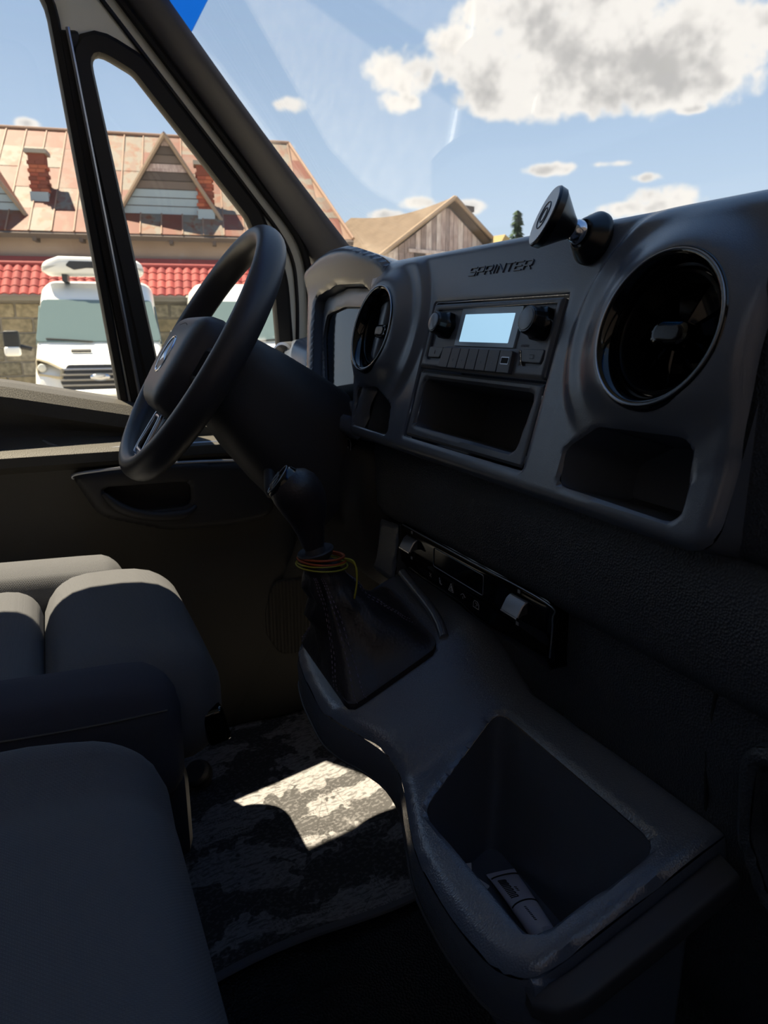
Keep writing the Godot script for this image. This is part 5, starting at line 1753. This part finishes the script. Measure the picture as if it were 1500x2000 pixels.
func white_van(at: Vector3, turn: float, unit: bool) -> void:
	var label := "white panel van parked by the stone wall, cooling unit on its roof" if unit else "white panel van without a roof unit, parked behind the steering wheel rim"
	var v := thing("panel_van", label, "van", at, "", "", true)
	v.rotation.y = turn
	# +z of the van is its nose
	var b := MB.new()
	b.loft([section(0.72, 0.42, 0.80, 0.10, 0.1, 0.02), section(0.86, 0.30, 1.08, 0.05, 0.16, 0.05), section(0.93, 0.26, 1.22, -0.06, 0.16, 0.08), section(0.98, 0.26, 1.32, -0.30, 0.14, 0.12), section(1.0, 0.26, 1.44, -0.62, 0.12, 0.12), section(1.01, 0.26, 1.52, -0.80, 0.10, 0.13), section(1.02, 0.26, 2.18, -1.28, 0.14, 0.20), section(1.02, 0.26, 2.32, -1.48, 0.20, 0.20), section(1.02, 0.26, 2.45, -1.85, 0.24, 0.18), section(1.02, 0.26, 2.52, -2.5, 0.24, 0.16), section(1.02, 0.26, 2.52, -5.4, 0.24, 0.16)])
	part(v, "body", b, M.van, "white body shell", 42.0)
	# windscreen: follows the slope between the two sections
	var q := func(x: float, f: float) -> Vector3: return Vector3(x, lerpf(1.52, 2.18, f), lerpf(-0.80, -1.28, f)) + Vector3(0, 0.42, 0.58).normalized() * 0.012
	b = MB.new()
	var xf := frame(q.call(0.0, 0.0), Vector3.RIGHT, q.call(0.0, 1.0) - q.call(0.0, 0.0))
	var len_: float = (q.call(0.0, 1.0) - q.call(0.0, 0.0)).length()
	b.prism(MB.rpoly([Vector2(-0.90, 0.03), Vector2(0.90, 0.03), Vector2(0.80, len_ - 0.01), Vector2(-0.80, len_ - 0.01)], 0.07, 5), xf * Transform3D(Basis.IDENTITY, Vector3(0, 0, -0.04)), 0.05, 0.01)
	part(v, "windscreen", b, M.vanglass, "windscreen with the sky reflection put into its greenish colour")
	for s in [-1.0, 1.0]:
		b = MB.new()
		b.tube(PackedVector3Array([xf * Vector3(s * 0.1, 0.02, 0.02), xf * Vector3(s * 0.45, 0.05, 0.025), xf * Vector3(s * 0.75, 0.075, 0.02)]), 0.014, 6)
		part(v, "wiper", b, M.vanblack)
		b = MB.new()
		b.prism(MB.rpoly([Vector2(s * 0.12, 0), Vector2(s * 0.40, 0), Vector2(s * 0.40, 0.05), Vector2(s * 0.12, 0.05)], 0.01, 3), Transform3D(Basis.from_euler(Vector3(-1.0, 0, 0)), Vector3(0, 1.405, -0.48)), 0.03, 0.005)
		part(v, "bonnet_vent", b, M.vanblack)
		# head lamp
		b = MB.new()
		b.prism(MB.rpoly([Vector2(s * 0.55, 1.05), Vector2(s * 0.90, 1.10), Vector2(s * 0.93, 1.36), Vector2(s * 0.74, 1.30), Vector2(s * 0.54, 1.20)], [0.03, 0.05, 0.05, 0.05, 0.03], 5), Transform3D(Basis.from_euler(Vector3(-0.2, s * 0.30, 0)), Vector3(0, 0.0, 0.34)), 0.16, 0.03)
		var hl := part(v, "head_lamp", b, M.lamp, "swept head lamp")
		b = MB.new()
		b.lathe([Vector2(0.0, 0.0), Vector2(0.06, 0.0), Vector2(0.05, 0.02), Vector2(0.0, 0.03)], Transform3D(Basis.from_euler(Vector3(PI / 2, 0, 0)), Vector3(s * 0.76, 1.21, 0.0)), 20)
		put(hl, "reflector", b.mesh(), M.lampglow)
		# mirror
		b = MB.new()
		var fold: bool = not unit or s > 0.0
		var mxx := 1.075 if fold else 1.22
		var mw := 0.09 if fold else 0.22
		b.pillow(Vector3(s * mxx, 1.54, -0.86), Vector3(mw, 0.36, 0.14), 0.04, Vector3i(8, 8, 8))
		var mi := part(v, "mirror", b, M.vanblack, "black door mirror")
		b = MB.new()
		b.pillow(Vector3(s * mxx, 1.42, -0.83), Vector3(mw, 0.14, 0.14), 0.04, Vector3i(8, 8, 8))
		put(mi, "lower_shell", b.mesh(), M.van)
		b = MB.new()
		b.tube(PackedVector3Array([Vector3(s * 0.97, 1.45, -0.9), Vector3(s * (mxx - 0.05), 1.5, -0.86)]), 0.035, 8)
		put(mi, "arm", b.mesh(), M.vanblack)
		# wheel
		b = MB.new()
		b.lathe([Vector2(0.0, 0.0), Vector2(0.2, 0.0), Vector2(0.33, 0.02), Vector2(0.36, 0.08), Vector2(0.36, 0.2), Vector2(0.3, 0.24), Vector2(0.0, 0.24)], Transform3D(Basis.from_euler(Vector3(0, 0, s * PI / 2)), Vector3(s * 1.03, 0.36, -0.95)), 28)
		part(v, "wheel", b, M.vanblack)
		# side window
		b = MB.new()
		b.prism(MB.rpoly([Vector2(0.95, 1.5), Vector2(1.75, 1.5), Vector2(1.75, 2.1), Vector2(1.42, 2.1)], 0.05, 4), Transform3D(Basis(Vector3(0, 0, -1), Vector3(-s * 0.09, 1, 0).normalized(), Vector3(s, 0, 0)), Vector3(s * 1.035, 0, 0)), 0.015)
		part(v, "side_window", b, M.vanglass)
	# grille
	b = MB.new()
	b.prism(MB.rpoly([Vector2(-0.48, 0.86), Vector2(0.48, 0.86), Vector2(0.54, 1.02), Vector2(0.43, 1.25), Vector2(-0.43, 1.25), Vector2(-0.54, 1.02)], 0.06, 5), Transform3D(Basis.from_euler(Vector3(-0.12, 0, 0)), Vector3(0, 0.0, 0.10)), 0.11, 0.02)
	var gr := part(v, "grille", b, M.grille, "dark trapezoid grille")
	for k in 5:
		b = MB.new()
		var y := 0.91 + k * 0.072
		var hw := 0.47 + 0.05 * (1.0 - absf(k - 1.8) / 2.0)
		b.box(Vector3(0, y, 0.215 - (y - 0.82) * 0.115 + 0.09), Vector3(hw * 2.0, 0.026, 0.03), Basis.from_euler(Vector3(-0.12, 0, 0)), 0.006)
		put(gr, "bar", b.mesh(), M.satin if k in [0, 4] else M.concrete)
	b = MB.new()
	b.lathe([Vector2(0.0, 0.025), Vector2(0.10, 0.02), Vector2(0.13, 0.0), Vector2(0.13, -0.02)], Transform3D(Basis(Vector3(1, 0, 0), Vector3(0, 0.12, 1), Vector3(0, -0.42, 0.0)), Vector3(0, 1.09, 0.295)), 32)
	put(gr, "emblem", b.mesh(), M.chrome, "bright oval emblem")
	# bumper
	b = MB.new()
	b.pillow(Vector3(0, 0.52, 0.04), Vector3(1.86, 0.40, 0.34), 0.12, Vector3i(14, 8, 8), func(p: Vector3) -> Vector3: return p + Vector3(0, 0, -0.22 * p.x * p.x))
	var bu := part(v, "bumper", b, M.van, "white bumper")
	b = MB.new()
	b.box(Vector3(0, 0.72, 0.205), Vector3(1.05, 0.05, 0.03), Basis.IDENTITY, 0.01)
	put(bu, "intake", b.mesh(), M.grille)
	if unit:
		b = MB.new()
		b.pillow(Vector3(-0.02, 2.70, -1.75), Vector3(1.50, 0.27, 0.72), 0.09, Vector3i(16, 8, 10), func(p: Vector3) -> Vector3: return p + Vector3(0, -0.1 * smoothstep(0.5, 0.8, absf(p.x)) * (1.0 if p.y > 2.7 else 0.0), 0))
		var un := part(v, "cooling_unit", b, M.unit, "white cooling unit on the roof")
		b = MB.new()
		b.prism(MB.rpoly([Vector2(-0.42, 2.69), Vector2(-0.36, 2.76), Vector2(0.36, 2.76), Vector2(0.42, 2.69), Vector2(0.30, 2.63), Vector2(0.12, 2.66), Vector2(-0.12, 2.66), Vector2(-0.30, 2.63)], 0.02, 3), Transform3D(Basis.IDENTITY, Vector3(0.0, 0, -1.41)), 0.03, 0.005)
		put(un, "intake", b.mesh(), M.grille, "dark intake slot")
		for s in [-0.45, 0.45]:
			b = MB.new()
			b.box(Vector3(s, 2.52, -1.7), Vector3(0.08, 0.12, 0.5))
			put(un, "bracket", b.mesh(), M.grille)

func garden_wall() -> void:
	var xf := street(Vector3(-15.45, GY, -1.08))
	var w := thing("garden_wall", "grey stone boundary wall topped with red roof tiles behind the vans", "wall", xf.origin, "", "", true)
	w.basis = xf.basis
	var b := MB.new()
	b.box(Vector3(0.5, 1.15, -0.2), Vector3(12.0, 2.3, 0.3))
	part(w, "core", b, M.mortar)
	var rng := RandomNumberGenerator.new()
	rng.seed = 9
	var shapes := []
	for k in 4:
		b = MB.new()
		b.box(Vector3.ZERO, Vector3(0.54, 0.25, 0.10), Basis.from_euler(Vector3(0, 0, 0.01 * (k - 1.5))), 0.02)
		shapes.append(b.mesh())
	for r in 8:
		for c in 18:
			var s := put(w, "stone", shapes[rng.randi() % 4], [M.stone, M.stone_b, M.stone_c][rng.randi() % 3])
			s.position = Vector3(-4.4 + c * 0.57 + (0.28 if r % 2 else 0.0), 0.16 + r * 0.275, -0.07 + rng.randf_range(-0.012, 0.015))
	b = MB.new()
	b.box(Vector3(0.5, 2.30, -0.12), Vector3(12.0, 0.08, 0.6))
	part(w, "capping", b, M.mortar)
	# pantiles in four rows
	b = MB.new()
	var rings := []
	for e in [0.0, 0.2]:
		var r := PackedVector3Array()
		for k in 9:
			var u := k / 8.0
			r.append(Vector3((u - 0.5) * 0.165, 0.035 * sin(u * PI) + 0.01 - e * 0.05, e))
		for k in 9:
			var u := 1.0 - k / 8.0
			r.append(Vector3((u - 0.5) * 0.165, 0.035 * sin(u * PI) - 0.004 - e * 0.05, e))
		rings.append(r)
	b.loft(rings)
	var tile := b.mesh(40.0)
	var tilt := Basis.from_euler(Vector3(deg_to_rad(38.0), 0, 0))
	for r in 4:
		for c in 52:
			var t := put(w, "roof_tile", tile, [M.redtile, M.redtile, M.redtile_b, M.redtile_c][rng.randi() % 4])
			t.basis = tilt
			t.position = Vector3(-3.6 + c * 0.165, 2.93 - r * 0.145, -0.32 + r * 0.15)
	b = MB.new()
	b.tube(PackedVector3Array([Vector3(-5.4, 2.95, -0.32), Vector3(6.4, 2.95, -0.32)]), 0.06, 10)
	part(w, "ridge_cap", b, M.redtile_c)

func orange_building() -> void:
	var o := Vector3(-21.77, GY, -2.2)
	var xf := street(o)
	var h := thing("orange_roofed_building", "long building with a peeling orange sheet-metal roof and plank dormers", "building", o, "", "", true)
	h.basis = xf.basis
	var b := MB.new()
	b.box(Vector3(-1.5, 2.1, -4.2), Vector3(15.6, 4.2, 8.0))
	part(h, "wall", b, M.render, "pinkish grey rendered wall")
	b = MB.new()
	b.box(Vector3(-1.5, 3.46, -0.16), Vector3(15.7, 0.34, 0.12))
	part(h, "maroon_band", b, M.maroon, "maroon painted band")
	var pit := deg_to_rad(40.0)
	var slope := Vector3(0, sin(pit), -cos(pit))
	var nrm := Vector3(0, cos(pit), sin(pit))
	var ro := Vector3(0, 4.21, 0.4)
	var rx := Transform3D(Basis(Vector3.RIGHT, slope, nrm), ro)
	# sub-roof: hipped at the right end
	b = MB.new()
	b.prism(PackedVector2Array([Vector2(-10, 0), Vector2(6.40, 0), Vector2(5.05, 5.17), Vector2(-10, 5.17)]), rx * Transform3D(Basis.IDENTITY, Vector3(0, 0, -0.12)), 0.11)
	part(h, "roof_deck", b, M.seamsheet)
	var back := Transform3D(Basis(Vector3.LEFT, Vector3(0, sin(pit), cos(pit)), Vector3(0, cos(pit), -sin(pit))), ro + Vector3(0, 0, -2.0 * 5.17 * cos(pit)))
	b = MB.new()
	b.prism(PackedVector2Array([Vector2(-6.4, 0), Vector2(10, 0), Vector2(10, 5.17), Vector2(-5.05, 5.17)]), back * Transform3D(Basis.IDENTITY, Vector3(0, 0, -0.12)), 0.11)
	part(h, "rear_roof", b, M.sheet)
	b = MB.new()
	var e0 := rx * Vector3(6.40, 0, 0)
	var e1 := rx * Vector3(5.05, 5.17, 0)
	var e2 := back * Vector3(-6.4, 0, 0)
	b.tri(e0, e2, e1)
	b.tri(e0 + Vector3(0, -0.1, 0), e1 + Vector3(0, -0.1, 0), e2 + Vector3(0, -0.1, 0))
	part(h, "hip_roof", b, M.sheet)
	# sheets, each its own piece, with standing seams
	var rng := RandomNumberGenerator.new()
	rng.seed = 21
	var rows := [0.0, 1.02, 2.05, 3.08, 4.12, 5.17]
	var wide := 0.555
	for c in 25:
		var x0 := -7.2 + c * wide
		for r in 5:
			var x1 := x0 + wide - 0.02
			var lim0 := lerpf(6.38, 5.05, rows[r] / 5.17)
			var lim1 := lerpf(6.38, 5.05, rows[r + 1] / 5.17)
			if x0 > lim1 - 0.05: continue
			b = MB.new()
			var k := rng.randf_range(0.0, 0.02)
			b.prism(PackedVector2Array([Vector2(x0, rows[r]), Vector2(minf(x1, lim0), rows[r]), Vector2(minf(x1, lim1), rows[r + 1] + 0.03), Vector2(x0, rows[r + 1] + 0.03)]), rx * Transform3D(Basis.IDENTITY, Vector3(0, 0, -0.01 + k)), 0.02)
			var pick := rng.randf()
			var worn := 0.72 if x0 > -1.2 else 0.2
			part(h, "roof_sheet", b, M.sheet_worn if pick < worn else (M.sheet_pink if pick < worn + 0.35 else M.sheet))
		b = MB.new()
		var lim := lerpf(6.38, 5.05, 1.0)
		if x0 < lim:
			b.box(rx * Vector3(x0 - 0.01, 2.585, 0.02), Vector3(0.03, 5.17, 0.05), rx.basis)
			part(h, "standing_seam", b, M.seamsheet)
	b = MB.new()
	b.tube(PackedVector3Array([rx * Vector3(-10, 5.17, 0.03), rx * Vector3(5.05, 5.17, 0.03)]), 0.06, 8)
	b.tube(PackedVector3Array([e0 + Vector3(0, 0.03, 0), e1 + Vector3(0, 0.03, 0)]), 0.05, 8)
	part(h, "ridge", b, M.seamsheet)
	b = MB.new()
	b.box(rx * Vector3(-1.8, -0.02, -0.08), Vector3(16.4, 0.12, 0.14), rx.basis)
	part(h, "gutter", b, M.greywood_b)
	for k in 9:
		b = MB.new()
		b.box(Vector3(-4.4 + k * 1.15, 4.05, 0.15), Vector3(0.1, 0.14, 0.5))
		part(h, "rafter_end", b, M.greywood_b)
	dormer(h, rx, 1.33, 0.95, 4.15, 1.30)
	dormer(h, rx, -3.75, 0.90, 3.9, 1.30)
	# chimneys
	chimney(h, rx, -2.06, 1.75, 0.44, 1.55, true)
	chimney(h, rx, 2.33, 1.15, 0.44, 1.75, false)

func dormer(h: Node3D, rx: Transform3D, x: float, t0: float, t1: float, half: float) -> void:
	# the gable stands upright on the roof; its ridge runs level into the slope
	var foot := rx * Vector3(x, t0, 0)
	var high := (rx * Vector3(x, t1, 0)).y - foot.y - 0.1
	var back := (rx * Vector3(x, t1, 0)).z - foot.z - 0.1
	var b := MB.new()
	b.prism(PackedVector2Array([Vector2(-half, 0), Vector2(half, 0), Vector2(0, high)]), Transform3D(Basis.IDENTITY, foot + Vector3(0, 0, -0.05)), 0.04)
	var d := part(h, "dormer", b, M.greywood_b, "plank-faced triangular dormer")
	var n := 9
	for k in n:
		var y0 := high * k / n + 0.01
		var y1 := high * (k + 1) / n - 0.015
		b = MB.new()
		var w0 := half * (1.0 - y0 / high) - 0.03
		var w1 := half * (1.0 - y1 / high) - 0.03
		if w0 < 0.05: continue
		b.prism(PackedVector2Array([Vector2(-w0, y0), Vector2(w0, y0), Vector2(maxf(w1, 0.01), y1), Vector2(-maxf(w1, 0.01), y1)]), Transform3D(Basis.IDENTITY, foot + Vector3(0, 0, -0.005)), 0.03)
		put(d, "tin_apron" if k < 3 else "plank", b.mesh(), M.tin if k < 3 else ([M.greywood, M.greywood_b, M.plank0][k % 3]))
	for s in [-1.0, 1.0]:
		b = MB.new()
		var a := foot + Vector3(s * (half + 0.12), -0.12, 0.12)
		var t := foot + Vector3(0, high + 0.08, 0.12)
		var a2 := foot + Vector3(s * (half + 0.12), -0.12, -0.1)
		var t2 := foot + Vector3(0, high + 0.08, back)
		var th := Vector3(0, 0.06, 0)
		b.loft([PackedVector3Array([a, t, t + th, a + th]), PackedVector3Array([a2, t2, t2 + th, a2 + th])])
		put(d, "dormer_roof", b.mesh(20.0), M.sheet_pink)
		b = MB.new()
		b.tube(PackedVector3Array([a + Vector3(0, -0.02, 0.03), t + Vector3(0, -0.02, 0.03)]), 0.06, 6)
		put(d, "verge_board", b.mesh(), M.verge)

func chimney(h: Node3D, rx: Transform3D, x: float, t: float, w: float, high: float, tall: bool) -> void:
	var c := rx * Vector3(x, t, 0)
	var b := MB.new()
	b.box(c + Vector3(0, high * 0.5 - 0.55, 0), Vector3(w * 0.94, high, w * 0.94))
	var ch := part(h, "chimney", b, M.brick_c, "brick chimney")
	var mats := [M.brick, M.brick_b, M.brick_c]
	var rng := RandomNumberGenerator.new()
	rng.seed = int(x * 100)
	b = MB.new()
	b.box(Vector3.ZERO, Vector3(w / 2.0 - 0.012, 0.085, w + 0.01))
	var brick := b.mesh()
	var rows := int((high - 0.25) / 0.1)
	for r in rows:
		var y := c.y - 0.45 + r * 0.1
		if y > c.y - 0.55 + high - 0.12: continue
		for k in 2:
			var o := put(ch, "brick", brick, mats[rng.randi() % 3])
			o.position = Vector3(c.x + (k - 0.5) * w / 2.0 + (0.03 if r % 2 else -0.03), y, c.z)
	b = MB.new()
	b.box(c + Vector3(0, high - 0.52, 0), Vector3(w + 0.12, 0.10, w + 0.12))
	put(ch, "chimney_cap", b.mesh(), M.concrete)
	b = MB.new()
	b.box(c + Vector3(0, -0.25 if not tall else -0.35, 0.06), Vector3(w + 0.02, 0.55 if not tall else 0.7, w + 0.06))
	put(ch, "flashing", b.mesh(), M.tin, "pale metal flashing")

func wooden_house() -> void:
	var o := Vector3(-30.4, GY, -17.4)
	var zt := Vector3(0.906, 0, 0.4226)
	var xt := Vector3.UP.cross(zt)
	var h := thing("wooden_house", "weathered plank gable house with a sagging brown roof and brick chimney", "house", o, "", "", true)
	h.basis = Basis(xt, Vector3.UP, zt).rotated(Vector3.UP, deg_to_rad(38.0)).scaled(Vector3(1.24, 1.24, 1.24))
	var b := MB.new()
	var apex := Vector2(0.0, 6.0)
	var el := Vector2(-3.5, 3.75)
	var er := Vector2(3.3, 3.95)
	b.prism(PackedVector2Array([Vector2(-3.1, 0), Vector2(3.1, 0), Vector2(3.1, 3.9), Vector2(0, 5.85), Vector2(-3.1, 3.9)]), Transform3D(Basis.IDENTITY, Vector3(0, 0, -0.3)), 0.25)
	part(h, "gable_wall", b, M.greywood_b)
	var rng := RandomNumberGenerator.new()
	rng.seed = 33
	var x := -3.05
	while x < 2.95:
		var w := rng.randf_range(0.19, 0.28)
		var x1 := minf(x + w - 0.02, 3.05)
		var top := func(xx: float) -> float: return 5.85 - absf(xx) * 0.63 - 0.1
		b = MB.new()
		b.prism(PackedVector2Array([Vector2(x, 0.3), Vector2(x1, 0.3), Vector2(x1, top.call(x1)), Vector2(x, top.call(x))]), Transform3D(Basis.IDENTITY, Vector3(0, 0, -0.05 + rng.randf_range(0, 0.015))), 0.035)
		part(h, "plank", b, M["plank%d" % (rng.randi() % 4)])
		x += w
	b = MB.new()
	b.box(Vector3(-0.9, 4.12, 0.02), Vector3(2.0, 0.12, 0.06))
	part(h, "rail", b, M.plank3)
	b = MB.new()
	b.box(Vector3(-1.35, 3.75, 0.0), Vector3(0.5, 0.6, 0.05))
	part(h, "hatch", b, M.greywood_b)
	# roof slopes run back from the gable; the ridge sags
	for s in [-1.0, 1.0]:
		b = MB.new()
		var ev: Vector2 = el if s < 0.0 else er
		var out := (ev - apex).normalized() * 0.35
		var fr := func(u: float, v: float) -> Vector3:
			var p := apex.lerp(ev + out, u)
			var sag := 0.26 * sin(v * PI) * (1.0 - u * 0.4)
			return Vector3(p.x, p.y + 0.05 - sag - 0.1 * sin(u * PI), 0.35 - v * 6.5)
		b.grid(8, 14, fr, s > 0.0)
		b.grid(8, 14, func(u: float, v: float) -> Vector3: return fr.call(u, v) - Vector3(0, 0.10, 0), s < 0.0)
		part(h, "roof_slope", b, M.oldroof, "sagging brown roof slope")
		b = MB.new()
		b.tube(PackedVector3Array([Vector3(apex.x, apex.y + 0.02, 0.36), Vector3(ev.x + out.x, ev.y + out.y + 0.02, 0.36)]), 0.085, 6)
		part(h, "verge_board", b, M.verge)
	# side wing to the left under the long slope
	b = MB.new()
	b.box(Vector3(0.0, 1.7, -3.3), Vector3(6.0, 3.4, 5.8))
	part(h, "house_body", b, M.greywood)
	# chimney
	b = MB.new()
	b.box(Vector3(1.75, 5.0, -0.9), Vector3(0.38, 1.9, 0.38))
	var ch := part(h, "chimney", b, M.brick_c, "red brick chimney")
	b = MB.new()
	b.box(Vector3.ZERO, Vector3(0.19, 0.08, 0.40))
	var brick := b.mesh()
	for r in 16:
		for k in 2:
			var q := put(ch, "brick", brick, [M.brick, M.brick_b, M.brick_c][rng.randi() % 3])
			q.position = Vector3(1.75 + (k - 0.5) * 0.2 + (0.02 if r % 2 else -0.02), 4.3 + r * 0.095, -0.9)
	b = MB.new()
	b.box(Vector3(1.75, 5.92, -0.9), Vector3(0.52, 0.22, 0.52), Basis.IDENTITY, 0.02)
	put(ch, "chimney_cap", b.mesh(), M.greywood_b)
	# low yellow porch roof at the right
	b = MB.new()
	b.prism(PackedVector2Array([Vector2(1.5, 4.1), Vector2(2.05, 4.85), Vector2(3.0, 4.35), Vector2(3.0, 4.1)]), Transform3D(Basis.IDENTITY, Vector3(0, 0, 0.4)), 0.6)
	part(h, "porch_roof", b, M.yellowroof, "yellow porch roof")
	b = MB.new()
	b.box(Vector3(2.1, 2.05, 0.7), Vector3(1.5, 4.1, 0.5))
	part(h, "porch", b, M.greywood)

func trees() -> void:
	var rng := RandomNumberGenerator.new()
	rng.seed = 77
	# thin conifer behind the house
	var at := Vector3(-37.5, GY, -26.2)
	var t := thing("conifer_tree", "slim green treetop rising beyond the dashboard panel", "tree", at, "", "", true)
	var b := MB.new()
	b.tube(PackedVector3Array([Vector3(0, 0, 0), Vector3(0.05, 4, 0), Vector3(0, 8.2, 0)]), [0.22, 0.14, 0.02], 8)
	part(t, "trunk", b, M.bark)
	b = MB.new()
	for k in 900:
		var f := rng.randf()
		var y := lerpf(2.0, 8.4, f)
		var r := lerpf(1.5, 0.06, f) * sqrt(rng.randf()) * (0.7 + 0.3 * sin(y * 9.0))
		var an := rng.randf() * TAU
		var c := Vector3(cos(an) * r, y - r * 0.35, sin(an) * r)
		var d := Vector3(cos(an), -0.3, sin(an)) * 0.30
		var s := Vector3(-sin(an), 0.2, cos(an)) * 0.10
		b.tri(c - s, c + d, c + s)
		b.tri(c - d * 0.3 + Vector3(0, 0.06, 0), c + d + Vector3(0, -0.02, 0), c + Vector3(0, 0.1, 0) + s)
	var fo := part(t, "foliage", b, M.leafdark)
	fo.set_meta("kind", "stuff")
	# round bushes beyond the panel top
	for q in [[Vector3(-33.0, GY, -25.1), 6.7, 1.2, "yellow-green leafy shrub showing beside the conifer"], [Vector3(-32.2, GY, -27.55), 7.75, 1.6, "yellow-green leafy shrub showing behind the phone mount"]]:
		var s := thing("garden_shrub", q[3], "shrub", q[0], "shrubs beyond the yard", "", true)
		b = MB.new()
		b.tube(PackedVector3Array([Vector3.ZERO, Vector3(0.1, 1.0, 0), Vector3(0.0, 3.0, 0.1)]), [0.14, 0.1, 0.04], 6)
		part(s, "stem", b, M.bark)
		b = MB.new()
		for k in 1100:
			var u := Vector3(rng.randfn(), rng.randfn(), rng.randfn()).normalized() * pow(rng.randf(), 0.4)
			var c := Vector3(0, q[1] - q[2], 0) + u * Vector3(q[2], q[2], q[2]) * (0.85 + 0.15 * sin(u.x * 9.0))
			var d := Vector3(rng.randfn(), rng.randfn(), rng.randfn()).normalized() * 0.16
			var e := d.cross(Vector3(rng.randfn(), rng.randfn(), rng.randfn())).normalized() * 0.09
			b.quad(c - d, c + e, c + d, c - e)
		var lf := part(s, "leaves", b, M.leaf)
		lf.set_meta("kind", "stuff")
